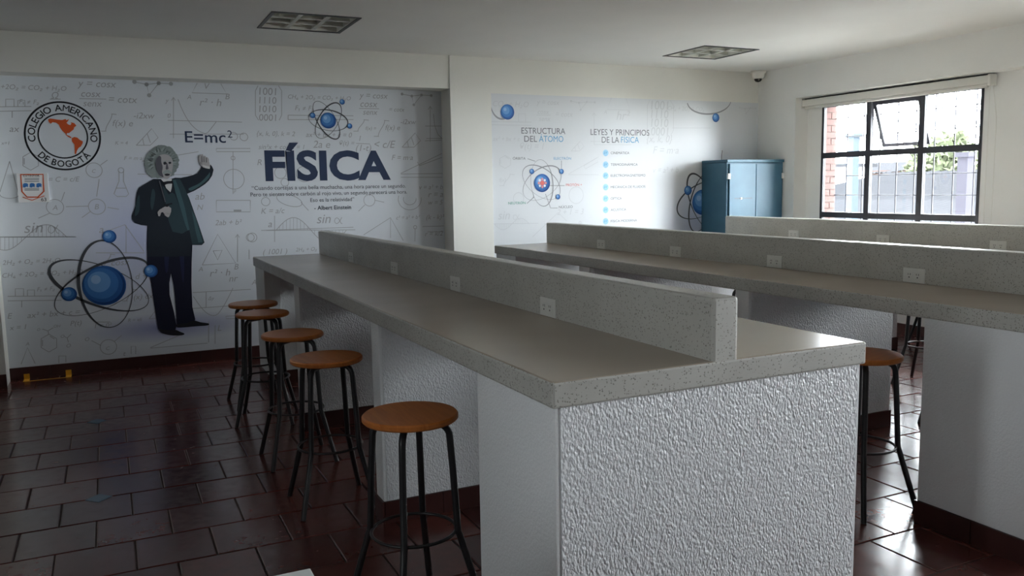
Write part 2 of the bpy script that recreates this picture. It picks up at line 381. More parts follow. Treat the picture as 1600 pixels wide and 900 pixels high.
# ------------------------------------------------------------------ windows
def make_window(i, y0, y1, first):
    w = bpy.data.objects.new('window_%d' % i, None); COL.objects.link(w); w['kind'] = 'structure'; w.location = (6.958, y0, 0)
    W = y1 - y0; x0, x1 = -0.018, 0.018; T = 0.030
    mb = MB(); mb.box(x0, 0, WZ0, x1, T, WZ1); mb.box(x0, W - T, WZ0, x1, W, WZ1); mb.box(x0, T, WZ0, x1, W - T, WZ0 + T); mb.box(x0, T, WZ1 - T, x1, W - T, WZ1)
    mb.build('window_frame', 'frame_black', w)
    c = [0, W / 3, 2 * W / 3, W]; z = [WZ0, 1.14, 1.767, WZ1]
    for k in (1, 2): B(x0 - .002, c[k] - T, WZ0 + T, x1 + .002, c[k] + T, WZ1 - T).build('mullion', 'frame_black', w)
    for k in (1, 2):
        for q in range(3):
            B(x0, c[q] + T, z[k] - 0.029, x1, c[q + 1] - T, z[k] + 0.029).build('transom', 'frame_black', w)
    for a in range(3):
        for b in range(3):
            if a == 1 and b == 2: continue
            B(-0.003, c[a] + T, z[b] + 0.029, 0.003, c[a + 1] - T, z[b + 1] - 0.029).build('pane', 'glass', w)
    # the top middle sash is hinged at its top and pushed out
    s = bpy.data.objects.new('awning_sash', None); COL.objects.link(s); s.parent = w; s.location = (0.0, (c[1] + c[2]) / 2, WZ1 - T)
    hw, hh = (c[2] - c[1]) / 2 - T - 0.004, WZ1 - T - z[2] - 0.034; t_ = 0.034
    mb = MB(); mb.box(-.01, -hw, -hh, .01, -hw + t_, 0); mb.box(-.01, hw - t_, -hh, .01, hw, 0); mb.box(-.01, -hw + t_, -hh, .01, hw - t_, -hh + t_); mb.box(-.01, -hw + t_, -t_, .01, hw - t_, 0)
    fo = mb.build('sash_frame', 'frame_black', s)
    B(-.002, -hw + t_, -hh + t_, .002, hw - t_, -t_).build('pane', 'glass', s)
    MB().tube([(-0.012, 0, -hh + 0.01), (-0.02, 0, -hh + 0.03), (-0.02, -0.01, -hh + 0.09)], 0.005, 6).build('sash_handle', 'frame_black', s)
    s.rotation_euler = (0, rad(-20), 0)
    return w
for i, (y0, y1) in enumerate(WINDOWS): make_window(i + 1, y0, y1, i == 0)
w5 = make_window(5, *LEFT_FILL_WINDOW, False); w5.location = (X_LEFT - 0.018, LEFT_FILL_WINDOW[1], 0); w5.rotation_euler.z = math.pi  # added window, out of view, lighting the faces turned left
struct(B(7.15, Y_FRONT, 0.66, 8.15, 7.9, 0.80).build('bounce_ledge', 'wall_right'))       # unseen ledge added below the sills to bounce light onto the ceiling

# security grilles outside
for i, (y0, y1) in enumerate(WINDOWS):
    if i == 0: g = thing('window_grille', (7.135, y0, WZ0), 'thin dark metal security grille outside the window beside the blue cabinet', 'grille')
    else:
        g = bpy.data.objects.new('security_grille', None); COL.objects.link(g); g.parent = bpy.data.objects['window_%d' % (i + 1)]; g.location = (0.177, 0, WZ0)
    n = 9
    for k in range(n):
        y = 0.20 + k * 0.2095 - 0.0
        if y > y1 - y0 - 0.02: break
        MB().tube([(0, y, 0.0), (0, y, WZ1 - WZ0)], 0.0065, 6).build('upright_bar', 'frame_black', g)
    for zz in (1.15, 1.345, 1.548, 1.755, 1.96, 2.16):
        MB().tube([(0.004, 0.0, zz - WZ0), (0.004, y1 - y0, zz - WZ0)], 0.006, 6).build('cross_bar', 'frame_black', g)

# roller blind
bl = thing('roller_blind', (6.885, 4.82, 2.30), 'rolled-up pale roller blind in a cassette above the barred window', 'blind')
L = 2.13
B(-0.035, 0, 0.0, 0.035, L, 0.07).build('cassette', 'blind', bl, bevel=0.006)
MB().tube([(0.0, 0.02, -0.012), (0.0, L - 0.02, -0.012)], 0.02, 14).build('blind_roll', 'blind', bl)
B(-0.04, -0.025, -0.02, 0.05, 0.0, 0.078).build('end_bracket', 'white_plastic', bl, bevel=0.004)
B(-0.04, L, -0.02, 0.05, L + 0.02, 0.078).build('end_bracket', 'white_plastic', bl, bevel=0.004)
B(0.0, 0.0, 0.070, 0.05, L, 0.084).build('gap_shade_strip', 'dark_metal', bl)  # dark strip standing in for the shaded gap above the cassette
ch = [(-0.005, -0.055, 0.02)] + [(-0.005, -0.058 + 0.0 * k, 0.0 - k * 0.1) for k in range(1, 13)]
lo = [(-0.005, -0.02 - 0.02 + 0.035 * math.cos(a), -1.22 - 0.035 * math.sin(a)) for a in [math.pi * q / 8 for q in range(9)]]
pts = [(-0.005, -0.005, 0.0), (-0.005, -0.005, -1.22)] + lo[1:] + [(-0.005, -0.075, -0.3), (-0.005, -0.03, 0.0)]
MB().tube(pts, 0.0022, 5).build('pull_chain', 'white_plastic', bl)

# ------------------------------------------------------------------ ceiling light fixtures
for i, (x, y) in enumerate(LIGHTS):
    lt = thing('ceiling_light', (x, y, ZC), ['recessed square louvre ceiling light, switched off, above the nearest bench and mural title', 'recessed square louvre ceiling light, switched off, near the dome camera'][i], 'ceiling light', 'recessed ceiling lights')
    h = LH; mb = MB()
    mb.box(-h, -h, 0, -h + 0.012, h, 0.10); mb.box(h - 0.012, -h, 0, h, h, 0.10); mb.box(-h, -h, 0, h, -h + 0.012, 0.10); mb.box(-h, h - 0.012, 0, h, h, 0.10); mb.box(-h, -h, 0.10, h, h, 0.11)
    mb.build('housing', 'housing', lt)
    mb = MB(); f = 0.02
    mb.box(-h - f, -h - f, -0.006, -h + 0.006, h + f, -0.0005); mb.box(h - 0.006, -h - f, -0.006, h + f, h + f, -0.0005); mb.box(-h, -h - f, -0.006, h, -h + 0.006, -0.0005); mb.box(-h, h - 0.006, -0.006, h, h + f, -0.0005)
    mb.build('trim_frame', 'dark_metal', lt)
    for s in (-1, 1):
        for ax in (0, 1):
            p = s * h / 3; prof = [(-0.016, 0.004), (0.016, 0.004), (0.004, 0.055), (-0.004, 0.055)]
            vs_ = [((p + a, e, b) if ax == 0 else (e, p + a, b)) for e in (-h + 0.014, h - 0.014) for a, b in prof]
            MB().add(vs_, [(0, 1, 2, 3), (4, 5, 6, 7), (0, 1, 5, 4), (1, 2, 6, 5), (2, 3, 7, 6), (3, 0, 4, 7)]).build('louvre_blade', 'louver', lt)
    for k in (-1, 0, 1):
        MB().tube([(k * 0.2, -h + 0.03, 0.078), (k * 0.2, h - 0.03, 0.078)], 0.013, 10).build('fluorescent_tube', 'white_plastic', lt)

# dome camera in the corner
dc = thing('dome_camera', (6.66, 7.43, ZC), 'small white dome security camera with a dark eye in the ceiling corner', 'camera')
MB().lathe([(0.0, -0.001), (0.085, -0.001), (0.085, -0.018), (0.075, -0.03)], 28).build('mounting_base', 'white_plastic', dc)
MB().lathe([(0.072, -0.028), (0.062, -0.075), (0.045, -0.085)], 28).build('camera_body', 'white_plastic', dc)
MB().lathe([(0.045, -0.083), (0.040, -0.102), (0.026, -0.116), (0.001, -0.121)], 24).build('dome', 'dome', dc)

# ------------------------------------------------------------------ benches
XA, XU0, XU1, XB = 0.0, 0.5245, 0.6175, 1.139           # across the bench, from its left edge
YN, YF, ZT, ZB_, ZU = 1.884, 6.85, 0.976, 0.904, 1.160
OUT_Y = (2.882, 3.857, 4.84, 5.83)
def make_bench(x, label, yf):
    b = thing('lab_bench', (x, 0, 0), label, 'lab bench', 'terrazzo laboratory benches')
    wt = B(XA, YN, ZB_, XB, yf, ZT).build('worktop', 'terrazzo', b, bevel=0.007); wt.data.materials.append(M['terrazzo_top'])
    for p in wt.data.polygons:
        if p.normal.z > 0.9: p.material_index = 1
    B(XU0, YN + 0.002, ZT - 0.02, XU1, yf - 0.002, ZU).build('upstand', 'terrazzo', b, bevel=0.010)
    def wall(y0, y1, tex=True, x0=0.012, x1=XB - 0.012, base=True):
        w = B(x0, y0, BASE, x1, y1, ZB_).build('support_wall', 'pier', b, bevel=0.004)
        if tex:
            e = 0.016; B(x0 + e, y0 - 0.004, BASE + 0.004, x1 - e, y0 + 0.01, ZB_ - 0.001).build('textured_panel', 'texture', w)
        core = B(x0 + .004, y0 + .004, 0, x1 - .004, y1 - .004, BASE + .001).build('plinth', 'grout', b)
        baseboard('', x0, y0, x1, y0, 0, -1, parent=core, th=0.008); baseboard('', x0, y1, x1, y1, 0, 1, parent=core, th=0.008)
        baseboard('', x0, y0 - .008, x0, y1 + .008, -1, 0, parent=core, th=0.008); baseboard('', x1, y0 - .008, x1, y1 + .008, 1, 0, parent=core, th=0.008)
    wall(YN + 0.012, 2.415); wall(3.50, 3.61); wall(5.17, 5.32)
    wall(yf - 0.30, yf - 0.012, tex=False); wall(yf - 0.41, yf - 0.302, tex=False, x1=0.13)
    for s, xf in ((-1, XU0), (1, XU1)):
        for y in OUT_Y:
            z = 1.0135; hw, hz = 0.062, 0.036
            p = B(min(xf, xf + s * 0.006), y - hw, z - hz, max(xf, xf + s * 0.006), y + hw, z + hz).build('outlet_plate', 'plastic', b, bevel=0.002)
            xs = xf + s * 0.006
            for dy in (-0.024, 0.024):
                B(min(xs, xs + s * .002), y + dy - 0.017, z - 0.021, max(xs, xs + s * .002), y + dy + 0.017, z + 0.021).build('socket', 'plastic', p, bevel=0.0008, seg=1)
                xq = xs + s * 0.002; mb = MB()
                for (sy, sz, a, c) in ((-0.006, 0.006, 0.0013, 0.005), (0.006, 0.006, 0.0013, 0.004), (0.0, -0.009, 0.003, 0.003)):
                    mb.box(min(xq, xq + s * .0006), y + dy + sy - a, z + sz - c, max(xq, xq + s * .0006), y + dy + sy + a, z + sz + c)
                mb.build('socket_slots', 'slot', p)
            
    return b
make_bench(1.016, 'nearest long terrazzo bench with raised socket ledge and textured white end wall', YF)
make_bench(3.088, 'middle long terrazzo bench running off the right edge, between the two other benches', 6.79)
make_bench(5.158, 'farthest long terrazzo bench, below the barred window and blue cabinet', 6.79)

# ------------------------------------------------------------------ stools
ST_Z = 0.71
def stool_meshes():
    R = 0.1675
    seat = MB().lathe([(0.0, ST_Z - 0.024), (R - 0.006, ST_Z - 0.024), (R, ST_Z - 0.018), (R, ST_Z - 0.006), (R - 0.006, ST_Z), (0.0, ST_Z)], 72, smooth=False).mesh('seat')
    pts = [(0.02, 0, ST_Z - 0.037), (0.075, 0, ST_Z - 0.037)]
    for q in range(1, 7):
        a = math.pi / 2 * q / 6; pts.append((0.092 + 0.045 * math.sin(a), 0, ST_Z - 0.082 + 0.045 * math.cos(a)))
    pts += [(0.146, 0, 0.50), (0.158, 0, 0.285), (0.166, 0, 0.262), (0.245, 0, 0.0)]
    leg = MB().tube(pts, 0.0125, 12).mesh('leg')
    ring = MB().tube([(0.149 * math.cos(a), 0.149 * math.sin(a), 0.285) for a in [2 * math.pi * k / 48 for k in range(48)]], 0.0062, 8, closed=True).mesh('foot_ring')
    brace = B(-0.05, -0.05, ST_Z - 0.026, 0.05, 0.05, ST_Z - 0.0235).mesh('seat_plate')
    seat.materials.append(M['wood'])
    for q in (leg, ring, brace): q.materials.append(M['black_metal'])
    return seat, leg, ring, brace
SEAT, LEG, RING, BRACE = stool_meshes()
def stool(x, y, az, label):
    s = thing('bar_stool', (x, y, 0), label, 'stool', 'round wooden stools with black metal legs', rad(az))
    o = obj('seat', SEAT, None, s); o.rotation_euler.z = random.uniform(0, 3)
    for k in range(4):
        l = obj('leg', LEG, None, s); l.rotation_euler.z = k * math.pi / 2
    obj('foot_ring', RING, None, s); obj('seat_plate', BRACE, None, s)
    return s
stool(0.906, 2.727, -31, 'wooden-topped stool nearest the camera, in front of the nearest bench')
stool(0.885, 3.876, -46, 'wooden-topped stool second from the camera along the nearest bench')
stool(0.877, 4.635, -44, 'wooden-topped stool in the middle of the five along the nearest bench')
stool(0.864, 5.542, -61, 'wooden-topped stool fourth from the camera along the nearest bench')
stool(0.886, 6.066, -41, 'wooden-topped stool closest to the mural, last along the nearest bench')
stool(3.05, 2.684, -43, 'wooden-topped stool between the nearest and the middle bench, half hidden by the worktop')
stool(5.36, 4.14, -28, 'dark-legged stool seen under the middle bench, its foot ring showing')
stool(6.66, 5.06, -72, 'dark-legged stool far under the farthest bench, beside the window wall')
stool(4.66, 3.36, -25, 'dark-legged stool behind the white end wall of the middle bench, one foot showing')
stool(4.44, 4.98, -35, 'dark-legged stool glimpsed under the middle bench worktop, above the nearest ledge')

# ------------------------------------------------------------------ blue cabinet
cb = thing('metal_cabinet', (5.965, 7.10, 0), 'tall blue metal two-door cabinet in the corner by the window', 'cabinet')
CW, CD, CH = 0.785, 0.425, 1.742
mb = MB(); mb.box(0, 0.012, 0.06, CW, CD, CH - 0.03); mb.build('body', 'cabinet', cb, bevel=0.004)
B(-0.004, -0.004, CH - 0.03, CW + 0.004, CD, CH).build('top_panel', 'cabinet', cb, bevel=0.004)
for lx in (0.0, CW - 0.04):
    for ly in (0.012, CD - 0.05): B(lx, ly, 0, lx + 0.04, ly + 0.04, 0.06).build('foot', 'cabinet', cb)
for k in (0, 1):
    x0 = 0.028 + k * 0.366
    dr = B(x0, -0.006, 0.09, x0 + 0.361, 0.012, CH - 0.045).build('door', 'cabinet', cb, bevel=0.004)
    if k == 0:
        MB().box(x0 + 0.07, -0.0075, 1.326, x0 + 0.31, -0.005, 1.331).build('lock_bar', 'dark_metal', dr)
        B(x0 + 0.15, -0.014, 1.318, x0 + 0.17, -0.005, 1.338).build('lock', 'chrome', dr, bevel=0.002)
    xh = 0.006 if k == 0 else CW - 0.034
    for zh in (1.565, 0.30): B(xh, -0.010, zh - 0.03, xh + 0.032, 0.0125, zh + 0.03).build('hinge', 'paper', dr, bevel=0.002)
rod = MB().tube([(6.05, 7.30, CH), (6.052, 7.30, CH + 0.05), (6.06, 7.30, CH + 0.105)], 0.0028, 6).build('thin_rod', 'dark_metal')
tag(rod, 'thin dark rod standing up on top of the blue cabinet', 'rod')

# ------------------------------------------------------------------ desk corner at the bottom left
dk = thing('teacher_desk', (-0.9, 0.75, 0), 'pale desk, only a far corner of its top showing at the bottom edge', 'desk')
dx, dy = on_wall(485, 887, 1.0); k_ = (CAM_H - 0.74) / (CAM_H - dy); DX, DY = dx * k_ + 0.9, k_ - 0.75
B(0, 0, 0.712, DX, DY, 0.74).build('desk_top', 'desk', dk, bevel=0.003)
for lx in (0.04, DX - 0.08):
    for ly in (0.04, DY - 0.08): B(lx, ly, 0, lx + 0.04, ly + 0.04, 0.712).build('leg', 'dark_metal', dk)
B(0.08, DY - 0.07, 0.35, DX - 0.08, DY - 0.055, 0.712).build('modesty_panel', 'desk', dk)

# ------------------------------------------------------------------ yellow tape under the extinguisher sign
tp = thing('floor_marking', (-0.53, 7.70, 0), 'yellow tape outline on the dark floor under the extinguisher sign', 'floor tape')
zt = 0.0012
B(-0.167, -0.04, 0.0005, -0.125, YB - 7.70 - 0.0125, zt + .0008).build('tape_strip', 'yellow', tp)
B(0.135, -0.04, 0.0005, 0.177, YB - 7.70 - 0.0125, zt + .0008).build('tape_strip', 'yellow', tp)
B(-0.125, -0.04, 0.0005, 0.135, -0.022, zt).build('tape_strip', 'yellow', tp)
for x0 in (-0.167, 0.135): B(x0, YB - 7.70 - 0.0135, 0.002, x0 + 0.042, YB - 7.70 - 0.0122, 0.045).build('tape_end', 'yellow', tp)

# ------------------------------------------------------------------ flat print helpers (walls facing -Y)
_TC = {}
def glyphs(s, bold=0.0, slant=0.0):
    """2D outline mesh (verts, faces, bounds) of a line of lettering, size 1"""
    key = (s, bold, slant)
    if key in _TC: return _TC[key]
    cu = bpy.data.curves.new('t', 'FONT'); cu.body = s; cu.size = 1.0; cu.offset = bold; cu.shear = slant; cu.resolution_u = 4; cu.fill_mode = 'BOTH'
    ob = bpy.data.objects.new('t', cu); me = ob.to_mesh()
    vs_ = [(v.co.x, v.co.y) for v in me.vertices]; fs = [tuple(p.vertices) for p in me.polygons]
    ob.to_mesh_clear(); bpy.data.objects.remove(ob); bpy.data.curves.remove(cu)
    xs = [v[0] for v in vs_] or [0]; ys_ = [v[1] for v in vs_] or [0]
    _TC[key] = (vs_, fs, (min(xs), min(ys_), max(xs), max(ys_))); return _TC[key]
CAPH = {}
def cap_h(bold):
    if bold not in CAPH: CAPH[bold] = glyphs('H', bold)[2][3]
    return CAPH[bold]

class Print:
    """collects flat print on the wall plane yw; each layer lies 0.4 mm in front of the one before"""
    def __init__(s, yw): s.yw = yw
    def P(s, px, py): return on_wall(px, py, s.yw)
    def poly(s, mb, pts, layer=1):
        y = s.yw - 0.003 - 0.0005 * layer
        mb.add([(x, y, z) for x, z in pts], [tuple(range(len(pts)))] if s.area(pts) > 0 else [tuple(range(len(pts) - 1, -1, -1))])
    def area(s, p): return sum(p[i - 1][0] * p[i][1] - p[i][0] * p[i - 1][1] for i in range(len(p)))
    def ppoly(s, mb, pxs, layer=1): s.poly(mb, [s.P(*p) for p in pxs], layer)
    def ribbon(s, mb, pts, w=0.006, layer=1, closed=False):
        n = len(pts); y = s.yw - 0.003 - 0.0005 * layer; V = []
        for i in range(n):
            a = pts[i - 1] if (i or closed) else pts[i]; b = pts[(i + 1) % n] if (i < n - 1 or closed) else pts[i]
            dx, dz = b[0] - a[0], b[1] - a[1]; L = math.hypot(dx, dz) or 1; ww = (w[i] if isinstance(w, list) else w) / 2
            nx, nz = -dz / L * ww, dx / L * ww
            V += [(pts[i][0] - nx, y, pts[i][1] - nz), (pts[i][0] + nx, y, pts[i][1] + nz)]
        F = [(2 * i, 2 * ((i + 1) % n), 2 * ((i + 1) % n) + 1, 2 * i + 1) for i in range(n if closed else n - 1)]
        mb.add(V, F)
    def line(s, mb, pxs, w=0.006, layer=1, closed=False): s.ribbon(mb, [s.P(*p) for p in pxs], w, layer, closed)
    def circle(s, mb, px, py, rpx, w=0.006, layer=1, n=28):
        cx, cz = s.P(px, py); r = abs(s.P(px, py + rpx)[1] - cz)
        s.ribbon(mb, [(cx + r * math.cos(2 * math.pi * k / n), cz + r * math.sin(2 * math.pi * k / n)) for k in range(n)], w, layer, True)
    def disc(s, mb, cx, cz, r, layer=1, n=36, sx=1.0):
        s.poly(mb, [(cx + sx * r * math.cos(2 * math.pi * k / n), cz + r * math.sin(2 * math.pi * k / n)) for k in range(n)], layer)
    def text(s, mb, st, pl, pr, cap=None, bold=0.0, slant=0.0, layer=2):
        """lettering between two pixels on its base line; cap = cap height in pixels"""
        v, f, (x0, y0, x1, y1) = glyphs(st, bold, slant)
        a = s.P(*pl); b = s.P(*pr); sx = (b[0] - a[0]) / max(x1 - x0, 1e-6)
        sz = sx if cap is None else abs(s.P(pl[0], pl[1] - cap)[1] - a[1]) / cap_h(bold)
        y = s.yw - 0.003 - 0.0005 * layer; k = (b[1] - a[1]) / max(b[0] - a[0], 1e-6)
        mb.add([(a[0] + (vx - x0) * sx, y, a[1] + vy * sz + (vx - x0) * sx * k * 0) for vx, vy in v], f)
    def ball(s, parent, px, py, r, name='printed_ball'):
        cx, cz = s.P(px, py); base = None
        for j, (q, ox, m_) in enumerate(((1.0, 0, 'print_ball_mid'), (0.93, 0.03, 'print_ball_dark'), (0.90, -0.05, 'print_ball_mid'), (0.78, -0.12, 'print_ball'), (0.52, -0.22, 'print_ball_light'), (0.22, -0.36, 'print_ball_shine'))):
            mb = MB(); s.disc(mb, cx + ox * r, cz - ox * r * 0.9, r * q, 5 + j)
            o = mb.build(name if j == 0 else 'shading_disc', m_, parent if j == 0 else base)
            if j == 0: base = o
    def orbit(s, parent, px, py, a, b, tilt, wmax=0.014, wmin=0.003, phase=0.0, material='print_orbit', layer=3, z0=0, z1=2 * math.pi):
        cx, cz = s.P(px, py); pts = []; w = []; n = 72; tl = rad(tilt); full = abs(z1 - z0 - 2 * math.pi) < 1e-6
        for k in range(n if full else n + 1):
            t_ = z0 + (z1 - z0) * k / n; x = a * math.cos(t_); z = b * math.sin(t_)
            pts.append((cx + x * math.cos(tl) - z * math.sin(tl), cz + x * math.sin(tl) + z * math.cos(tl))); w.append(wmin + (wmax - wmin) * (0.5 + 0.5 * math.cos(t_ - phase)) ** 2)
        mb = MB(); s.ribbon(mb, pts, w, layer, full); mb.build('orbit', material, parent)

def flat_part(name, parent, yw):
    o = bpy.data.objects.new(name, None); COL.objects.link(o); o.parent = parent; o.empty_display_size = .05; return o

# ------------------------------------------------------------------ left mural
PL = Print(YB)
f_ = PL.P(262, 300); g_ = PL.P(225, 350); s_ = PL.P(275, 510); a_ = PL.P(150, 440)
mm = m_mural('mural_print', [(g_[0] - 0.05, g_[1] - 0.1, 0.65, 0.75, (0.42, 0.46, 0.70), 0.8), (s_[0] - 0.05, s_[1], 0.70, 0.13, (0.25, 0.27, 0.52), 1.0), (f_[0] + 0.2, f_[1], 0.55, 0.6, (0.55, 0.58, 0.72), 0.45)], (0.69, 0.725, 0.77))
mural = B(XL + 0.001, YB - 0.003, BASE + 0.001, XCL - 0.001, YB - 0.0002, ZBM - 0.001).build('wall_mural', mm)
tag(mural, 'large printed physics mural with title, quotation and man in dark suit, left of the column', 'mural')

# sketches drawn in grey all over the background
LW = 0.0055; SKP = [mural, 'print_sketch']; sk = None
def sketch(name):
    """each formula or drawing is a part of its own"""
    def deco(fn):
        def run(*a, **k):
            global sk
            if sk is not None: return fn(*a, **k)
            sk = MB(); fn(*a, **k); sk.build(name, SKP[1], SKP[0]); sk = None
        return run
    return deco
@sketch('printed_formula')
def T(st, x0, x1, y, slant=0.25, cap=None): PL.text(sk, st, (x0, y), (x1, y), cap, 0.0, slant, 1)
@sketch('printed_line')
def Ln(*p, w=LW): PL.line(sk, p, w)
@sketch('printed_circle')
def Ci(x, y, r): PL.circle(sk, x, y, r, LW)
@sketch('printed_molecule')
def molecule(x, y, s=1.0):
    q = [(0, 0), (19, 4), (38, 2), (57, 3), (23, 21)]; q = [(x + a * s, y + b * s) for a, b in q]
    Ln(q[0], q[1], q[2], q[3]); Ln(q[1], q[4], q[2])
    for a in q: cx, cz = PL.P(*a); PL.disc(sk, cx, cz, 0.017 * s, 1, 12)
@sketch('printed_balance')
def plank(x, y, w):
    Ln((x, y), (x + w, y - w * .01)); Ln((x, y + 7), (x + w, y + 6)); Ln((x + 12, y), (x + 12, y - 12), (x + 25, y - 12), (x + 25, y)); Ln((x + 31, y), (x + 31, y - 10), (x + 42, y - 10), (x + 42, y)); Ln((x + 22, y + 7), (x + 22, y + 17))
@sketch('printed_ring')
def hexagon(x, y, r):
    Ln(*[(x + r * math.sin(k * math.pi / 3), y - r * math.cos(k * math.pi / 3)) for k in range(7)]); Ln(*[(x - r * .72, y - r * .35), (x - r * .72, y + r * .35)]); Ln((x + r * .1, y - r * .78), (x + r * .62, y - r * .46))
@sketch('printed_axes')
def axes(x, y, w, h): Ln((x, y), (x, y - h)); Ln((x - 6, y - h * .1), (x + w, y - h * .1)); Ln((x - 3, y - h + 5), (x, y - h), (x + 3, y - h + 5))
@sketch('printed_wave')
def sine(x, y, w, h, hatch=True):
    c = [(x + w * t_, y - h * math.sin(t_ * 2 * math.pi)) for t_ in [k / 40 for k in range(41)]]; Ln(*c); Ln((x - 15, y), (x + w + 14, y - 1))
    if hatch:
        for k in range(2, 40, 2): Ln(c[k], (c[k][0], y), w=0.003)
@sketch('printed_triangle')
def triangle(x, y, w, h): Ln((x, y), (x + w / 2, y - h), (x + w, y), (x, y))
@sketch('printed_wedge')
def ruler(x, y, s=1.0): Ln((x, y), (x + 24 * s, y - 26 * s), (x + 34 * s, y - 12 * s), (x + 22 * s, y), (x, y)); Ln((x + 10 * s, y - 10 * s), (x + 12 * s, y)); Ln((x + 17 * s, y - 18 * s), (x + 22 * s, y - 4 * s))
@sketch('printed_integral')
def integral(x, y, h): Ln(*[(x + 5 * math.sin((k / 12 - .5) * math.pi), y - h * k / 12) for k in range(13)]); Ln((x + 4, y - h), (x + 12, y - h + 1)); Ln((x - 12, y), (x - 4, y))
@sketch('printed_formula')
def sin_alpha(x0, x1, y):
    w = x1 - x0; T('sin', x0, x0 + w * 0.55, y); cx, r = x0 + w * 0.83, w * 0.13
    Ln(*[(cx + r * 1.1 * a, y - r * 0.8 + r * b) for a, b in ((1, -1), (0.55, -0.1), (0.1, 0.6), (-0.35, 0.9), (-0.8, 0.65), (-1, 0.05), (-0.8, -0.6), (-0.35, -0.9), (0.1, -0.6), (0.5, 0.1), (0.8, 0.75), (1.15, 0.9))])
@sketch('printed_flask')
def flask(x, y): Ln((x - 3, y - 40), (x - 3, y - 24), (x - 11, y - 4), (x - 6, y), (x + 8, y), (x + 12, y - 4), (x + 4, y - 24), (x + 4, y - 40)); Ci(x, y - 41, 4); Ln((x - 8, y - 13), (x + 8, y - 13))
@sketch('printed_matrix')
def matrix(x, y):
    for i, r_ in enumerate(('1001', '1110', '1010', '0001')): T(r_, x + 6, x + 33, y + 14 + i * 13.5, 0.1)
    Ln((x + 4, y), (x, y + 8), (x, y + 46), (x + 5, y + 54)); Ln((x + 36, y), (x + 41, y + 8), (x + 41, y + 46), (x + 37, y + 54))
T('+2O\u2082 = CO\u2082 + H\u2082O', 2, 104, 139); T('y = cosx', 121, 182, 135); T('cosx', 127, 158, 151); Ln((124, 154), (166, 155)); T('senx', 130, 160, 166); T('= cotx', 170, 215, 160)
molecule(210, 128); Ln((308, 130), (300, 145), (354, 147), (345, 131)); T('V', 320, 328, 139); T('A', 292, 299, 155); T('B', 352, 359, 155); T('r\u00b2 \u00b7 h', 312, 346, 165); T('\u03a9', 80, 92, 154); Ln((78, 155), (95, 155))
axes(271, 216, 110, 64); Ln(*[(278 + 60 * t_, 155 + 55 * (1 - (1 - t_) ** 3) - 40 * max(0, t_ - .75) * 2) for t_ in [k / 14 for k in range(15)]]); T('y', 258, 264, 160); T('0', 262, 267, 184); Ln((262, 188), (378, 191)); Ci(365, 213, 6); Ci(381, 214, 6)
T('F\u2081 \u2260 F\u2082', 30, 61, 162); plank(-3, 167, 52); integral(170, 205, 27); T('f(x) e', 176, 208, 197); T('-i2xw', 209, 242, 185); T('ax', 15, 31, 206); T('K = 4', 180, 200, 226); T('x=1', 2, 15, 226)
ruler(213, 227); T('F = m\u00b7a', 194, 222, 250); Ln((222, 252), (310, 237)); Ln((215, 272), (300, 273)); flask(189, 307)
Ci(147, 266, 11.5); T('C', 144, 150, 270); Ln((157, 258), (168, 250)); Ci(86, 323.5, 12); T('A', 82, 90, 328); Ci(151.5, 323, 12); T('B', 148, 155, 327); Ln((103, 323), (138, 322)); Ln((168, 324), (186, 327)); Ln((96, 314), (101, 300)); Ln((155, 280), (151, 307)); Ln((142, 330), (128, 340)); Ln((78, 333), (60, 341)); T('= C = c/E', 76, 125, 284)
Ln((15, 252), (0, 300)); Ln((15, 252), (30, 306)); Ln(*[(15 + 15 * math.cos(a), 304 + 6 * math.sin(a)) for a in [math.pi * k / 10 for k in range(11)]]); hexagon(48, 252, 14)
sine(-25, 371, 130, -20); Ln((-5, 370), (118, 370)); sin_alpha(38, 92, 364); Ln((165, 362), (195, 351), (225, 393)); Ln((197, 352), (197, 395), w=.004); Ln((150, 395), (226, 395)); T('a', 155, 162, 364)
Ln((316, 414), (340, 366), (368, 411), (316, 414)); Ln((333, 392), (347, 391), (340, 406), (333, 392)); T('A', 310, 317, 424); T('B', 366, 373, 421); T('r\u00b2 \u00b7 h', 328, 360, 432); Ln((371, 409), (371, 366)); Ln((368, 371), (371, 366), (374, 371)); Ci(391, 371, 6)
Ln((338, 232), (391, 232), (391, 237), (338, 237), (338, 232)); Ln((364, 237), (364, 303)); Ci(364, 247, 3); Ci(365.5, 280, 15.5); T('p', 365, 369, 300)
Ln((338, 313), (391, 313)); Ln((338, 313), (338, 331), (391, 331), (391, 313)); Ln((365, 329), (377, 329), w=.016); T('2ab + b\u00b2', 336, 378, 352); T('ab', 305, 320, 312); T('N', 308, 318, 328)
T('2H\u2082 + O\u2082 = 2H\u2082O', 4, 95, 414); T('CH\u2084 + 2O\u2082 = CO\u2082 + H\u2082O', 4, 130, 434); plank(12, 463, 84); T('F\u2081 \u2260 F\u2082', 58, 86, 455); integral(168, 417, 20); T('cosx', 174, 203, 415); T('d + 1', 212, 240, 436)
T('ax\u00b2 + bx + c =', 43, 126, 497); T('P(t)', 110, 128, 509); Ln((148, 503), (172, 503)); T('1 = 0\u00b2', 148, 175, 513); T('R = v/i', 200, 222, 503); T('x = 1', 15, 42, 516); T('E', 12, 20, 498); integral(203, 470, 18); T('(x) dx', 209, 240, 468)
hexagon(76.5, 536, 14); T('O', 58, 63, 517); T('OH', 84, 95, 512); Ln((66, 514), (75, 517), (83, 512)); Ln((76, 522), (75, 517)); T('O', 95, 101, 528); Ln((101, 526), (105, 528), (111, 522)); Ln((105, 528), (107, 535)); T('O', 104, 111, 543); Ci(169.5, 542, 11.5); T('C', 166, 172, 547); Ln((158, 540), (143, 532)); Ln((178, 534), (190, 524)); T('O', 133, 140, 533)
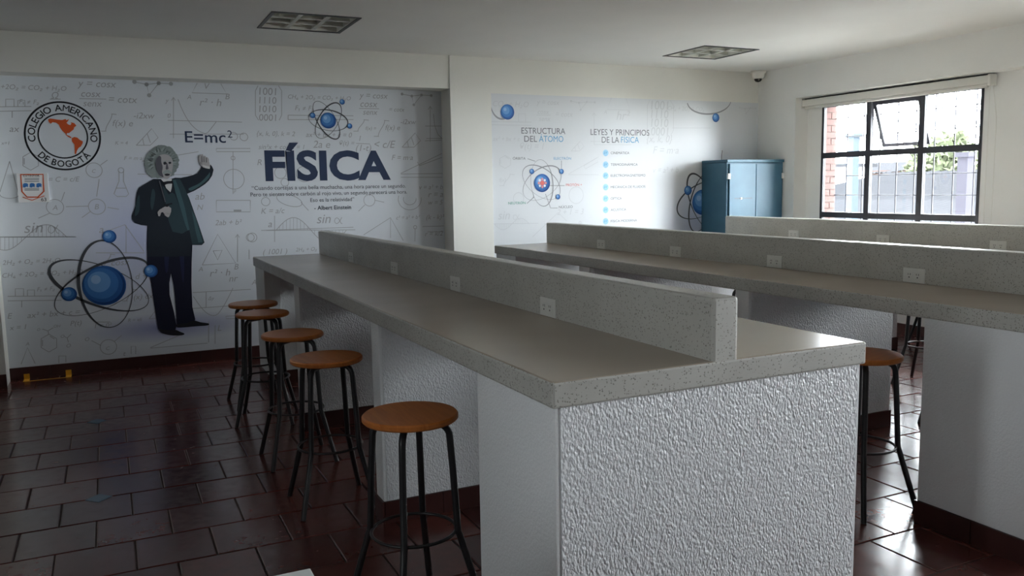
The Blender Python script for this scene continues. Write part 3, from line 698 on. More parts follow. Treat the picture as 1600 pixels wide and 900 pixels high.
Ln((33, 569), (43, 543), (55, 568)); T('A', 40, 46, 540); Ln((92, 567), (92, 556), (103, 556), (103, 566)); Ln((205, 553), (205, 541), (212, 541), (212, 553)); T('t', 193, 197, 556)
Ln((235, 543), (280, 524)); Ln((235, 544), (324, 536)); Ln((326, 535), (326, 502)); Ln((336, 537), (336, 508)); T('L', 340, 346, 517); Ln((233, 498), (244, 484), (252, 497), (233, 498))
Ln((301, 457), (392, 452)); Ln((300, 482), (356, 478)); Ln(*[(302 + 62 * t_, 463 + 30 * math.sin(t_ * 3.1) - 18 * max(0, t_ - .6) * 2) for t_ in [k / 16 for k in range(17)]]); Ln((322, 456), (322, 481)); T('\u0394y', 325, 335, 469); T('nr', 358, 372, 440); Ln((353, 494), (380, 493), (380, 497), (353, 498), (353, 494))
matrix(399, 134); T('CH\u2084 + 2O\u2082 = CO\u2082 + H\u2082O', 450, 548, 154); T('y = cosx', 561, 606, 153); T('cosx', 563, 590, 167); Ln((561, 169.5), (592, 170)); T('senx', 567, 590, 179); T('= cotx', 608, 632, 174); molecule(628, 147, 0.8)
T('F\u2081 \u2260 F\u2082', 461, 490, 172); Ln((450, 180), (552, 181)); Ln((450, 187), (552, 187)); Ln((450, 180), (450, 187)); T('{x, k, 0}, k = 2', 401, 461, 212); T('ax\u00b2 + bx + c = 0', 478, 550, 214); T('sin\u00b2x + cos\u00b2x = 1', 404, 476, 233); T('2a e', 489, 516, 231); T('\u03b8(t) =', 530, 554, 227); T('1', 561, 564, 220); Ln((556, 224), (578, 225)); T('(1-t)', 556, 580, 236); T('< c/E', 585, 618, 231)
integral(564, 205, 18); T('f(x) =', 571, 588, 203); integral(596, 213, 25); T('f(x) e', 602, 625, 203); T('-i2xw', 626, 650, 194); ruler(628, 230, 0.85); axes(672, 222, 18, 56); Ln((677, 178), (679, 196), (684, 210), (691, 217)); Ln((664, 197), (690, 197)); Ln((664, 220), (690, 219))
Ln((626, 271), (690, 240)); Ln((626, 272), (691, 271)); Ln((626, 277), (691, 277)); Ln((652, 253), (655, 259), (690, 246)); T('F = m\u00b7a', 612, 645, 250); T('R', 402, 409, 258); Ci(438, 270, 9); Ci(475, 272, 12); Ci(445, 285, 6)
Ci(415, 315, 6.5); Ln(*[(452 + 20 * math.cos(a), 313 + 10 * math.sin(a + .5)) for a in [2 * math.pi * k / 20 for k in range(21)]]); Ln((470, 316), (482, 329)); Ci(577, 313, 9); Ln((570, 320), (560, 330)); Ln((586, 313), (600, 316)); Ln(*[(640 + 18 * math.cos(a), 311 - 17 * math.sin(a)) for a in [math.pi * (0.9 + 1.15 * k / 16) for k in range(17)]]); Ln(*[(640 + 10 * math.cos(a), 311 - 9 * math.sin(a)) for a in [math.pi * (0.9 + 1.15 * k / 16) for k in range(17)]])
T('K = a/c', 408, 445, 334); sine(431, 360, 110, 20); Ln((429, 378), (429, 337)); Ln((408, 360), (552, 355)); sin_alpha(495, 535, 349); T('a', 419, 425, 355); Ln((568, 367), (610, 340), (630, 376)); Ln((610, 340), (610, 372), w=.004); T('c\u00b2 = a\u00b2 + b\u00b2', 619, 656, 343); T('(k - k)\u00b2', 666, 694, 343); Ln((660, 354), (693, 353)); T('r = k/2', 664, 692, 369); Ln((668, 362), (693, 362)); Ci(648.5, 355, 2.6); Ln((648.5, 357), (648, 377)); Ci(394, 371, 7); T('( 1001 )', 411, 449, 398); T('2H\u2082 + O\u2082', 462, 495, 393); Ln((389, 405), (389, 390)); T('v = a\u00b2 + b', 655, 692, 296); T('r = a', 669, 692, 308); T('w = 5', 669, 692, 320); T('A = r', 393, 420, 445)

# title, formula, quotation
mb = MB(); PL.text(mb, 'E=mc', (289.5, 222.5), (353, 222.5), 17.5, 0.008); PL.text(mb, '2', (355.5, 215), (363, 215), 11, 0.0); mb.build('formula_lettering', 'print_navy', mural)
mb = MB(); PL.text(mb, 'F\u00cdSICA', (415, 281), (610.5, 281), 46, 0.034); mb.build('title_lettering', 'print_navy', mural)
q = flat_part('quotation_lettering', mural, YB)
for st, x0, x1, y, bd in (('\u201cCuando cortejas a una bella muchacha, una hora parece un segundo.', 393.5, 634, 297, 0.0), ('Pero te sientas sobre carb\u00f3n al rojo vivo, un segundo parecer\u00e1 una hora.', 391.5, 636, 307, 0.0), ('Eso es la relatividad\u201d', 485, 553.5, 315.5, 0.0), ('- Albert Einstein', 491, 548.5, 328, 0.012)):
    mb = MB(); PL.text(mb, st, (x0, y), (x1, y), None, bd); mb.build('text_line', 'print_text', q)

# round school emblem
em = flat_part('emblem', mural, YB)
ex, ez = PL.P(98.6, 212.5); x0_, _ = PL.P(40.3, 212); x1_, _ = PL.P(157.3, 212); _, z0_ = PL.P(99, 265); _, z1_ = PL.P(98, 159.5)
ER = (x1_ - x0_) / 4 + (z1_ - z0_) / 4
for rr, w in ((ER, 0.014), (ER * 0.655, 0.011)):
    mb = MB(); PL.ribbon(mb, [(ex + rr * math.cos(2 * math.pi * k / 72), ez + rr * math.sin(2 * math.pi * k / 72)) for k in range(72)], w, 2, True); mb.build('ring', 'print_black', em)
def arc_text(st, a_mid, span, r, cap, top=True):
    mb = MB(); ws = []
    for c in st: b = glyphs(c, 0.0 if c == 'M' else 0.012)[2]; ws.append(0.30 if c == ' ' else b[2] - b[0] + 0.09)
    tot = sum(ws); acc = 0; s = cap / cap_h(0.0)
    for c, w in zip(st, ws):
        f = (acc + w / 2) / tot - 0.5; acc += w
        if c == ' ': continue
        a = a_mid - span * f if top else a_mid + span * f
        v, fc, b = glyphs(c, 0.0 if c == 'M' else 0.012); cx = (b[0] + b[2]) / 2
        up = (math.cos(a), math.sin(a)) if top else (-math.cos(a), -math.sin(a)); rt_ = (up[1], -up[0])
        rb = r - cap / 2 if top else r + cap / 2; ox, oz = ex + math.cos(a) * rb, ez + math.sin(a) * rb
        sxx = span * r / tot
        mb.add([(ox + rt_[0] * (vx - cx) * sxx + up[0] * vy * s, YB - 0.0045, oz + rt_[1] * (vx - cx) * sxx + up[1] * vy * s) for vx, vy in v], fc)
    return mb
arc_text('COLEGIO AMERICANO', rad(90), rad(206), ER * 0.83, ER * 0.185).build('lettering', 'print_black', em)
arc_text('DE BOGOT\u00c1', rad(270), rad(104), ER * 0.83, ER * 0.185, False).build('lettering', 'print_black', em)
cc = lambda pts: [(20 + a / 5, 150 + b / 5) for a, b in pts]
for pts in ([(275, 185), (290, 176), (320, 180), (350, 185), (385, 188), (412, 180), (420, 190), (440, 180), (432, 195), (420, 210), (432, 222), (450, 228), (458, 215), (452, 205), (480, 212), (497, 232), (480, 245), (475, 262), (452, 280), (440, 290), (425, 290), (420, 300), (415, 297), (400, 285), (385, 270), (368, 245), (360, 225), (340, 210), (310, 205), (298, 217), (282, 205)],
            [(413, 295), (430, 307), (445, 313), (460, 325), (452, 330), (432, 319), (413, 303)],
            [(460, 330), (480, 320), (505, 325), (520, 340), (548, 355), (545, 372), (532, 395), (515, 405), (500, 430), (495, 455), (484, 452), (484, 420), (482, 380), (462, 355)]):
    mb = MB(); PL.ppoly(mb, cc(pts), 3); mb.build('red_continent', 'print_red', em)

# big atom and small atom
PXM = abs(PL.P(163, 446)[0] - PL.P(263, 446)[0]) / 100     # metres per pixel here
at1 = flat_part('atom_drawing', mural, YB)
k = PXM / 3
PL.orbit(at1, 165.5, 444, 222 * k, 122 * k, 92, 0.024, 0.006, 1.2); PL.orbit(at1, 156.5, 446.5, 240 * k, 100 * k, -26, 0.026, 0.005, 3.9); PL.orbit(at1, 160.5, 447.5, 238 * k, 106 * k, 25, 0.022, 0.004, 1.0)
PL.ball(at1, 163, 446, 33.5 * PXM)
for x, y, r in ((171, 369.5, 10.7), (235.7, 423.5, 10.8), (108, 459.5, 11.7)): PL.ball(at1, x, y, r * PXM)
at2 = flat_part('atom_drawing', mural, YB); k = PXM / 4.5
PL.orbit(at2, 513, 188, 165 * k, 84 * k, -8, 0.012, 0.004, 1.0); PL.orbit(at2, 510, 188, 172 * k, 76 * k, -60, 0.012, 0.004, 5.5); PL.orbit(at2, 513, 188.5, 168 * k, 80 * k, 57, 0.012, 0.004, 0.8)
PL.ball(at2, 512.7, 188.4, 14.5 * PXM)
for x, y, r in ((534.4, 159.3, 5), (488.4, 180.5, 5), (546.2, 197, 4.8)): PL.ball(at2, x, y, r * PXM)

# printed man in a dark suit
fg = flat_part('printed_man', mural, YB)
fg['label'] = 'printed white-haired man in a dark suit, one hand raised'
A_ = lambda pts: [(200 + a / 4.7375, 210 + b / 4.7375) for a, b in pts]
B_ = lambda pts: [(200 + a / 2.647, 200 + b / 2.647) for a, b in pts]
def fig(name, pts, m_, layer):
    mb = MB(); PL.ppoly(mb, pts, layer); return mb.build(name, m_, fg)
def blob(pts, n=5):
    """closed Catmull-Rom outline"""
    out = []; N = len(pts)
    for i in range(N):
        p0, p1, p2, p3 = pts[i - 1], pts[i], pts[(i + 1) % N], pts[(i + 2) % N]
        for j in range(n):
            t_ = j / n; out.append(tuple(0.5 * (2 * b + (c - a) * t_ + (2 * a - 5 * b + 4 * c - d) * t_ * t_ + (3 * b - a - 3 * c + d) * t_ ** 3) for a, b, c, d in zip(p0, p1, p2, p3)))
    return out
fig('trousers', B_([(80, 395), (78, 480), (80, 560), (95, 640), (108, 730), (124, 832), (160, 842), (196, 838), (200, 815), (190, 760), (172, 690), (171, 640), (178, 600), (187, 640), (194, 700), (200, 780), (203, 823), (240, 815), (276, 802), (278, 790), (266, 740), (262, 640), (263, 560), (266, 485), (262, 420), (180, 380)]), 'print_trousers', 4)
for p in ([(150, 410), (172, 410), (168, 560), (158, 600), (150, 540)], [(205, 420), (224, 420), (232, 560), (228, 640), (216, 560)]): fig('trouser_sheen', blob(B_(p)), 'print_trouser_light', 5)
fig('shoe', blob(B_([(127, 830), (160, 836), (194, 834), (215, 842), (233, 850), (222, 857), (180, 857), (140, 848)])), 'print_black', 5)
fig('shoe', blob(B_([(203, 812), (240, 806), (272, 796), (300, 803), (333, 808), (328, 816), (280, 820), (208, 825)])), 'print_black', 5)
fig('jacket', A_([(190, 330), (150, 352), (105, 378), (80, 395), (65, 430), (57, 480), (54, 530), (40, 570), (28, 600), (30, 628), (50, 655), (95, 670), (145, 676), (146, 800), (144, 905), (300, 905), (465, 900), (466, 818), (545, 819), (566, 800), (545, 735), (520, 660), (495, 590), (470, 520), (452, 470), (438, 440), (490, 418), (530, 395), (570, 368), (598, 342), (622, 305), (633, 262), (622, 238), (610, 222), (600, 250), (572, 246), (545, 232), (536, 258), (512, 288), (480, 302), (440, 312), (390, 322), (350, 320), (300, 335), (240, 330)]), 'print_suit', 6)
fig('coat_panel', A_([(345, 330), (385, 330), (420, 400), (440, 445), (470, 525), (520, 662), (562, 798), (545, 814), (475, 812), (452, 700), (430, 600), (400, 490), (370, 410)]), 'print_suit_light', 7)
fig('coat_sheen', A_([(470, 560), (500, 620), (535, 740), (552, 796), (520, 800), (500, 720)]), 'print_suit_teal', 8)
fig('lapel', A_([(330, 332), (352, 338), (385, 425), (420, 540), (440, 640), (455, 705), (440, 712), (415, 640), (385, 540), (350, 430)]), 'print_suit_teal', 8)
fig('waistcoat', A_([(255, 380), (275, 400), (300, 445), (325, 430), (345, 440), (380, 530), (410, 620), (438, 712), (400, 735), (330, 720), (300, 640), (280, 520)]), 'print_suit_light', 7)
fig('sleeve_sheen', blob(A_([(180, 405), (200, 430), (195, 500), (178, 560), (165, 500)])), 'print_suit_light', 8)
fig('sleeve_sheen', blob(A_([(450, 400), (530, 360), (590, 300), (605, 280), (600, 320), (540, 375), (470, 415)])), 'print_suit_teal', 8)
fig('sleeve_sheen', blob(A_([(70, 470), (85, 455), (85, 560), (62, 600), (50, 590)])), 'print_suit_light', 8)
rh = random.Random(11)
hc = [(195, 322), (155, 303), (130, 262), (123, 205), (143, 143), (182, 103), (235, 80), (292, 88), (338, 116), (366, 158), (377, 205), (366, 252), (345, 288), (325, 312), (260, 325)]
tuft = []
for (a, b) in blob(hc, 5): k_ = 1 + rh.uniform(-0.035, 0.035); tuft.append((250 + (a - 250) * k_, 205 + (b - 205) * k_))
fig('hair', A_(tuft), 'print_hair', 9)
for q_ in range(46):
    an = rad(150 + 240 * (q_ / 45)) ; r0, r1 = rh.uniform(0.50, 0.66), rh.uniform(0.84, 0.99); w_ = rh.uniform(0.03, 0.075); sw = rh.uniform(-0.2, 0.2)
    P_ = lambda r_, a: (250 + 124 * r_ * math.cos(a), 203 + 122 * r_ * math.sin(a))
    fig('hair_strand', A_([P_(r0, an - w_), P_((r0 + r1) / 2, an - w_ * .8 + sw * .5), P_(r1, an + sw), P_((r0 + r1) / 2, an + w_ * .8 + sw * .5), P_(r0, an + w_)]), 'print_hair_light' if q_ % 3 else 'print_hair_dark', 10)
fig('face', blob(A_([(205, 195), (235, 155), (285, 150), (322, 175), (332, 215), (328, 262), (318, 300), (296, 328), (260, 325), (228, 300), (208, 255)])), 'print_skin', 11)
fig('face_shade', blob(A_([(204, 200), (226, 162), (244, 168), (246, 205), (256, 240), (252, 280), (262, 316), (232, 302), (208, 255)])), 'print_skin_shade', 12)
fig('eye_socket', blob(A_([(262, 208), (276, 202), (286, 214), (276, 224), (264, 222)])), 'print_skin_dark', 12)
fig('eye_socket', blob(A_([(300, 206), (314, 203), (320, 212), (310, 219), (301, 216)])), 'print_skin_dark', 12)
fig('eyebrow', A_([(258, 200), (284, 193), (286, 199), (262, 206)]), 'print_hair_light', 13); fig('eyebrow', A_([(298, 196), (322, 195), (321, 200), (299, 202)]), 'print_hair_light', 13)
fig('nose_shade', A_([(284, 212), (290, 212), (300, 254), (286, 262), (278, 254)]), 'print_skin_shade', 12)
fig('moustache', blob(A_([(256, 284), (272, 268), (290, 262), (308, 268), (322, 284), (312, 294), (290, 284), (268, 296)])), 'print_hair_light', 13)
fig('mouth_shade', blob(A_([(270, 296), (290, 290), (310, 296), (300, 306), (278, 306)])), 'print_skin_dark', 12)
fig('shirt_collar', A_([(240, 328), (262, 352), (290, 346), (325, 345), (322, 322), (300, 334), (262, 330)]), 'print_shirt', 12)
fig('shirt_front', A_([(272, 372), (298, 366), (326, 364), (322, 400), (314, 428), (296, 412), (282, 398)]), 'print_shirt', 12)
fig('bow_tie', A_([(258, 350), (294, 356), (328, 340), (332, 366), (296, 362), (264, 380)]), 'print_black', 13)
fig('spectacle_cord', A_([(228, 345), (236, 345), (280, 500), (273, 502)]), 'print_skin_shade', 13)
# raised hand: palm, curled fingers and thumb; lower hand holding a pipe
fig('raised_palm', blob(A_([(548, 238), (545, 205), (556, 180), (580, 178), (598, 200), (606, 232), (602, 253), (572, 250)])), 'print_skin', 12)
for p in ([(530, 210), (524, 172), (532, 150), (542, 152), (543, 180), (548, 212)], [(546, 190), (540, 158), (548, 146), (558, 158), (560, 190)], [(562, 186), (558, 164), (568, 158), (578, 170), (577, 190)], [(580, 192), (577, 172), (588, 170), (598, 188), (594, 204)], [(540, 232), (530, 215), (536, 206), (552, 218), (560, 236)]): fig('finger', blob(A_(p)), 'print_skin', 13)
for p in ([(543, 160), (546, 160), (550, 205), (546, 205)], [(560, 165), (562, 165), (564, 205), (560, 205)], [(577, 172), (580, 172), (582, 208), (578, 208)]): fig('finger_shade', A_(p), 'print_skin_dark', 14)
fig('shirt_cuff', A_([(545, 232), (552, 226), (606, 240), (604, 256), (575, 250)]), 'print_shirt', 14)
fig('holding_palm', blob(A_([(218, 580), (236, 555), (262, 545), (292, 540), (318, 545), (314, 585), (300, 612), (284, 606), (262, 578), (244, 580), (232, 602)])), 'print_skin', 12)
for p in ([(262, 578), (300, 560), (318, 566), (312, 582), (280, 592)], [(270, 592), (305, 582), (312, 592), (298, 612), (282, 606)], [(240, 556), (270, 536), (300, 532), (304, 542), (268, 556)], [(222, 600), (226, 570), (240, 560), (244, 576), (236, 604)]): fig('finger', blob(A_(p)), 'print_skin', 13)
fig('pipe', A_([(262, 520), (300, 512), (326, 506), (328, 516), (302, 524), (296, 536), (280, 536), (276, 528)]), 'print_black', 15)

# ------------------------------------------------------------------ extinguisher sign on the mural
sg = thing('extinguisher_sign', (0, 0, 0), 'small white fire extinguisher sign with red shield and blue pictograms, number 63', 'sign')
PS = Print(YB - 0.016); c1, c2 = PS.P(29.5, 316.5), PS.P(74, 270.5)
B(c1[0], YB - 0.018, c1[1], c2[0], YB - 0.0045, c2[1]).build('sign_plate', 'paper', sg)
cs = lambda pts: [(20 + a / 5, 150 + b / 5) for a, b in pts]
mb = MB(); PS.line(mb, cs([(62, 614), (236, 612), (243, 745), (196, 790), (112, 790), (72, 747)]), 0.010, 1, True); PS.line(mb, cs([(78, 790), (150, 815), (200, 795), (248, 780)]), 0.006, 1); mb.build('red_shield', 'print_red', sg)
mb = MB(); PS.text(mb, 'EXTINTOR', cs([(84, 632)])[0], cs([(210, 632)])[0], 3, 0.0); mb.build('heading', 'print_black', sg)
mb = MB()
for yy in (645, 655, 668, 726, 736): PS.line(mb, cs([(92, yy), (206, yy - 1)]), 0.005, 1)
mb.build('small_print', 'print_grey_text', sg)
mb = MB()
for xx in (100, 152, 205): PS.ppoly(mb, cs([(xx - 20, 688), (xx - 8, 680), (xx + 12, 682), (xx + 20, 690), (xx + 18, 714), (xx + 6, 706), (xx - 4, 716), (xx - 20, 712)]), 1)
mb.build('blue_pictograms', 'print_ball', sg)
mb = MB(); PS.text(mb, '63', cs([(222, 822)])[0], cs([(264, 822)])[0], 5.4, 0.0); mb.build('number', 'print_black', sg)

# ------------------------------------------------------------------ right mural
PR = Print(YC)
mural2 = B(XCR + 0.004, YC - 0.003, BASE + 0.001, XR - 0.002, YC - 0.0002, 2.393).build('wall_mural', m_mural('mural_print_right', [(PR.P(1090, 335)[0], PR.P(1090, 335)[1] - .1, 0.5, 0.5, (0.40, 0.43, 0.62), 0.7)], (0.695, 0.72, 0.745)))
tag(mural2, 'printed mural with atom diagram and list of physics topics, right of the column', 'mural')
PL_, PL = PL, PR; LW = 0.007; SKP[:] = [mural2, 'print_sketch_faint']
molecule(892, 158, 0.65); Ln((955, 153), (948, 171), (984, 172), (978, 154)); T('A', 943, 948, 178); matrix(1011, 157); T('CH\u2084 + 2O\u2082 = CO\u2082', 1043, 1100, 172); T('CO\u2082 + H\u2082O', 770, 826, 166); T('y = cosx', 838, 874, 163); T('cosx', 840, 858, 178); Ln((838, 180), (860, 180)); T('= cotx', 868, 895, 182); T('senx', 842, 860, 189)
Ln((768, 190), (830, 191)); Ln((768, 195), (830, 196)); Ln((810, 190), (810, 178), (821, 178), (821, 190)); axes(928, 226, 60, 50); Ln((928, 226), (986, 226)); ruler(892, 236, 0.6); T('ax\u00b2 + bx + c', 770, 812, 220); hexagon(789, 253, 10); T('\u03b8(t) = 1', 812, 850, 233); Ln((888, 272), (935, 245)); Ln((888, 273), (935, 273)); Ln((912, 259), (914, 264), (934, 253), (932, 247), (912, 259)); Ci(810, 310, 9); Ci(900, 305, 13); integral(792, 290, 18); T('f(x)', 780, 790, 284)
sine(772, 350, 55, -9); sin_alpha(778, 812, 343); Ln((832, 370), (872, 332), (885, 345)); Ln((850, 350), (910, 349)); Ci(906, 348, 2); T('2 + 1 = 3', 870, 912, 336); T('F = m\u00b7a', 1020, 1060, 240); T('{x, k, 0}', 1010, 1050, 222); Ln((1050, 200), (1110, 200)); T('v = a\u00b2 + b', 1020, 1060, 270); molecule(1155, 168, 0.45); Ln((1185, 185), (1185, 207)); T('hr\u00b2', 963, 984, 187)
PL = PL_
def rt_text(name, items):
    for st, x0, x1, y, cap, m_, bd in items:
        mb = MB(); PR.text(mb, st, (x0, y), (x1, y), cap, bd); mb.build(name, m_, mural2)
rt_text('heading_lettering', [('ESTRUCTURA', 814.5, 883, 208.7, 9.3, 'print_grey_text', 0.0), ('DEL', 819, 839, 221.5, 9.3, 'print_grey_text', 0.0), ('\u00c1TOMO', 842, 880, 221.5, 9.3, 'print_blue_text', 0.0),
    ('LEYES Y PRINCIPIOS', 922.5, 1014, 210.8, 9.3, 'print_grey_text', 0.0), ('DE LA', 940, 967, 223, 9.3, 'print_grey_text', 0.0), ('F\u00cdSICA', 970, 998, 223, 9.3, 'print_blue_text', 0.0)])
rt_text('caption_lettering', [('\u00d3RBITA', 801, 821, 249.5, 3.8, 'print_grey_text', 0), ('ELECTR\u00d3N', 865, 892, 249.5, 3.8, 'print_blue_text', 0), ('PROT\u00d3N +', 884, 909, 291, 3.8, 'print_red_text', 0), ('NEUTR\u00d3N', 794, 821, 319.5, 3.8, 'print_green_text', 0), ('N\u00daCLEO', 873, 894.5, 325.5, 3.8, 'print_grey_text', 0)])
mb = MB()
for p in ([(824, 248), (836, 252)], [(877, 251), (877, 263)], [(856, 290), (882, 290)], [(823, 318), (834, 308)], [(852, 303), (860, 325), (871, 325)]): PR.line(mb, p, 0.006, 2)
mb.build('leader_lines', 'print_orbit_soft', mural2)
topics = ('CINEM\u00c1TICA', 'TERMODIN\u00c1MICA', 'ELECTROMAGNETISMO', 'MEC\u00c1NICA DE FLUIDOS', '\u00d3PTICA', 'AC\u00daSTICA', 'F\u00cdSICA MODERNA')
for st, x1, y in zip(topics, (983, 996, 1008, 1008, 971, 978, 995), (239, 257.3, 274.5, 292.5, 310.3, 328, 345.7)):
    mb = MB(); PR.text(mb, st, (954, y + 1.8), (x1, y + 1.8), 3.7, 0.0); mb.build('topic_lettering', 'print_grey_text', mural2)
    mb = MB(); cx, cz = PR.P(946, y); PR.disc(mb, cx, cz, 0.034, 2, 20); ic = mb.build('topic_icon', 'print_icon', mural2)
    mb = MB(); PR.ribbon(mb, [(cx - 0.018, cz - 0.012), (cx - 0.008, cz + 0.016), (cx + 0.004, cz - 0.006), (cx + 0.018, cz + 0.014)], 0.006, 3); mb.build('icon_mark', 'print_blue_text', ic)
PXR = abs(PR.P(848, 287)[0] - PR.P(868, 287)[0]) / 20; PZR = abs(PR.P(848, 287)[1] - PR.P(848, 307)[1]) / 20
at3 = flat_part('atom_drawing', mural2, YC); k = PZR / 5.627
PR.orbit(at3, 846.6, 286, 205 * k, 110 * k, 96, 0.010, 0.003, 4.0, 'print_orbit_soft'); PR.orbit(at3, 846, 285, 210 * k, 120 * k, -33, 0.010, 0.003, 2.0, 'print_orbit_soft'); PR.orbit(at3, 847, 286, 210 * k, 125 * k, 30, 0.012, 0.003, 0.9, 'print_orbit_soft')
PR.ball(at3, 846.7, 286, 80 * k)
cx, cz = PR.P(846.7, 286)
for j in range(8):
    a = j * math.pi / 4; mb = MB(); PR.disc(mb, cx + 34 * k * math.cos(a), cz + 34 * k * math.sin(a), 11 * k, 12, 12); mb.build('nucleon', 'print_white' if j % 2 else 'print_pink', at3)
mb = MB(); PR.disc(mb, cx, cz, 22 * k, 12, 16); mb.build('nucleon', 'print_red_text', at3)
for x, y in ((830.7, 268), (877, 268), (871.5, 307.6)): PR.ball(at3, x, y, 23 * k)
at4 = flat_part('atom_drawing', mural2, YC); q = PZR
PR.ball(at4, 792.5, 175, 11.5 * q); PR.orbit(at4, 786, 152, 0.21, 0.14, 80, 0.018, 0.004, 3.4, 'print_orbit_soft', 3, math.pi * 0.55, math.pi * 1.28)
PR.ball(at4, 1118, 184, 7.5 * q); PR.orbit(at4, 1108, 158, 0.30, 0.14, 4, 0.018, 0.006, 4.4, 'print_orbit_soft', 3, math.pi * 1.02, math.pi * 1.95); 
at5 = flat_part('atom_drawing', mural2, YC)
cx5, cy5 = 1097, 316
PR.orbit(at5, cx5, cy5, 0.34, 0.16, 72, 0.018, 0.004, 2.0); PR.orbit(at5, cx5, cy5, 0.35, 0.15, -62, 0.022, 0.005, 3.4); PR.orbit(at5, cx5, cy5 - 4, 0.36, 0.18, 20, 0.018, 0.004, 2.6, 'print_orbit')
PR.ball(at5, cx5, cy5, 0.14); PR.ball(at5, 1074.5, 297.5, 8 * q)

# ------------------------------------------------------------------ outside the window
gd = B(7.2, -30, -3.4, 90, 70, -3.2).build('outside_ground', 'ground'); struct(gd)
wr = bpy.data.objects['wall_right']                       # exposed brick in the outer reveal of the first window
BR = B(0, 0, 0, 0.158, 0.010, 0.058).mesh('brick'); BR.materials.append(M['brick'])
HB = B(0, 0, 0, 0.075, 0.010, 0.058).mesh('brick'); HB.materials.append(M['brick'])
B(6.985, WINDOWS[0][1] - 0.006, WZ0, 7.149, WINDOWS[0][1] + 0.01, WZ1).build('mortar_bed', 'mortar', wr)
for r_ in range(20):
    for q_ in range(1 if r_ % 2 else 2):
        o = obj('brick', BR if r_ % 2 else HB, None, wr); o.location = (6.988 + q_ * 0.083, WINDOWS[0][1] - 0.012, WZ0 + 0.006 + r_ * 0.068)
def house(name, label, x0, y0, x1, y1, z1, m_, cat='house'):
    h_ = thing(name, ((x0 + x1) / 2, (y0 + y1) / 2, -3.2), label, cat)
    hx, hy = (x1 - x0) / 2, (y1 - y0) / 2
    B(-hx, -hy, 0, hx, hy, z1 + 3.2).build('house_wall', m_, h_); return h_, hx, hy
def corrugated(parent, x0, x1, y0, y1, z0, z1, m_, pitch=0.18, amp=0.03):
    n = int((y1 - y0) / pitch * 6); V = []; F = []
    for i in range(n + 1):
        y = y0 + (y1 - y0) * i / n; d = amp * math.sin(2 * math.pi * (y - y0) / pitch)
        V += [(x0, y, z0 + d), (x1, y, z1 + d), (x1, y, z1 + d - 0.02), (x0, y, z0 + d - 0.02)]
    for i in range(n):
        a, b = 4 * i, 4 * i + 4
        F += [(a, b, b + 1, a + 1), (a + 3, a + 2, b + 2, b + 3), (a, a + 3, b + 3, b), (a + 1, b + 1, b + 2, a + 2)]
    mb = MB(); mb.add(V, F); return mb.build('corrugated_roof', m_, parent)
h1, hx, hy = house('low_house', 'low house under a grey corrugated roof outside the window', 11.5, 5.0, 14.8, 14.0, 0.45, 'white_house')
corrugated(h1, -hx - 0.4, hx + 0.2, -hy - 0.4, hy + 0.3, 3.2 + 0.50, 3.2 + 1.08, 'roof')
h2, hx, hy = house('back_house', 'house with a higher weathered corrugated roof behind the low house', 16.0, 6.0, 20.0, 16.5, 0.95, 'white_house')
corrugated(h2, -hx - 0.45, hx, -hy - 0.4, hy + 0.4, 3.2 + 1.03, 3.2 + 1.72, 'roof_dark', 0.22, 0.035)
h3, hx, hy = house('far_house', 'pale terracotta house beyond the roofs, left of the tree', 30, 25.5, 35, 33, 1.95, 'terra_house')
corrugated(h3, -hx - .3, hx, -hy - .3, hy + .3, 3.2 + 1.86, 3.2 + 2.4, 'roof', 0.25, 0.03)
h4, hx, hy = house('white_house', 'plain white house wall at the left of the window view', 20.6, 21.5, 24.5, 25.8, 2.0, 'white_house')
B(-hx - .15, -hy - .15, 5.2, hx + .15, hy + .15, 5.32).build('flat_roof', 'roof', h4)
ps = thing('outside_post', (11.0, 10.02, -3.2), 'blue-grey square post outside the left window panes', 'post')
B(-0.07, -0.07, 0, 0.07, 0.07, 5.4).build('post_shaft', 'bluegrey', ps); B(-0.10, -0.10, 5.4, 0.10, 0.10, 5.46).build('post_cap', 'bluegrey', ps)
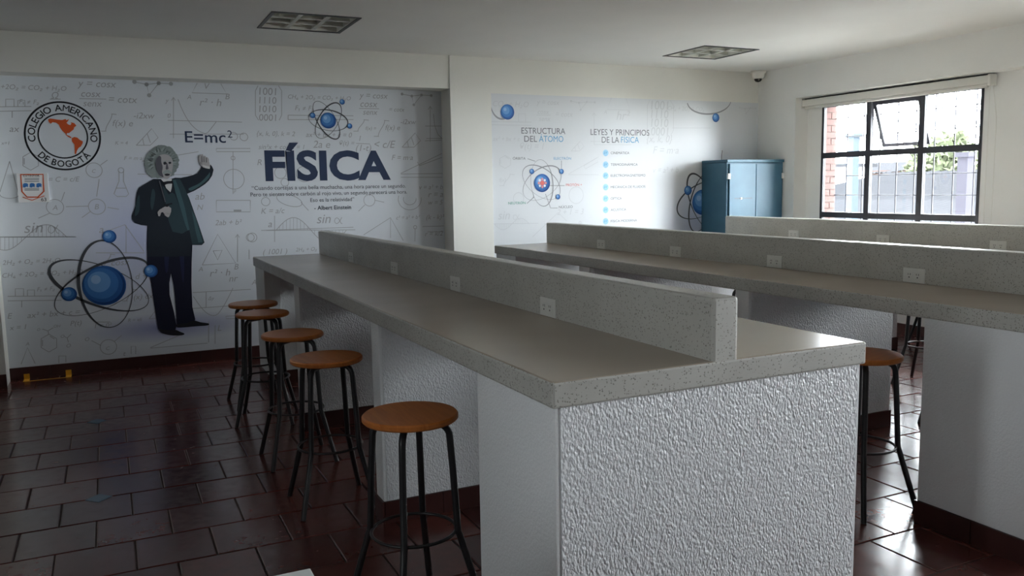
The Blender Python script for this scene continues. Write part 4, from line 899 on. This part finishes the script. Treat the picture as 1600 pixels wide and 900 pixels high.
ps = thing('outside_post', (8.4, 6.12, -3.2), 'mauve-grey post outside the right window panes', 'post')
mb = MB(); mb.add([(-.05, -.06, 0), (.05, -.06, 0), (.05, .06, 0), (-.05, .06, 0), (-.05, -.06, 4.93), (.05, -.06, 4.93), (.05, .06, 4.93), (-.05, .06, 4.93)], [(3, 2, 1, 0), (4, 5, 6, 7), (0, 1, 5, 4), (1, 2, 6, 5), (2, 3, 7, 6), (3, 0, 4, 7)]); mb.build('post_shaft', 'purplegrey', ps)
B(-0.07, -0.08, 4.93, 0.07, 0.08, 4.98).build('post_cap', 'purplegrey', ps)
def tree(x, y, h, r, label, seed):
    rnd = random.Random(seed); t_ = thing('leafy_tree', (x, y, -3.2), label, 'tree', 'trees beyond the roofs')
    MB().tube([(0, 0, 0), (0.05, 0.03, h * 0.4), (-0.04, 0.05, h * 0.75)], [0.16, 0.12, 0.06], 8).build('trunk', 'bark', t_)
    mb = MB()
    for k in range(1500):
        u = Vector((rnd.gauss(0, 1), rnd.gauss(0, 1), rnd.gauss(0, 1))).normalized() * (rnd.random() ** 0.45)
        lump = 1 + 0.22 * math.sin(5 * u.x + seed) * math.sin(4 * u.y + 1) * math.sin(6 * u.z)
        c = Vector((u.x * r * lump, u.y * r * lump, h - r * 0.75 + u.z * r * 0.85 * lump)); a = Vector((rnd.gauss(0, 1), rnd.gauss(0, 1), rnd.gauss(0, 1))).normalized(); b = a.cross(Vector((rnd.gauss(0, 1), rnd.gauss(0, 1), rnd.gauss(0, 1)))).normalized()
        s = rnd.uniform(0.10, 0.2); mb.add([c - a * s, c + b * s * .5, c + a * s, c - b * s * .5], [(0, 1, 2, 3)])
    o = mb.build('foliage', 'leaf', t_); o['kind'] = 'stuff'
tree(24.5, 18.6, 6.1, 1.25, 'round green tree beyond the roofs, seen through the right panes', 3)
tree(27.0, 15.4, 5.8, 1.15, 'lower green tree at the right edge of the window view', 5)
print('objects', len(bpy.data.objects), 'tris', sum(len(m.loop_triangles) if m.loop_triangles else len(m.polygons) * 2 for m in bpy.data.meshes))
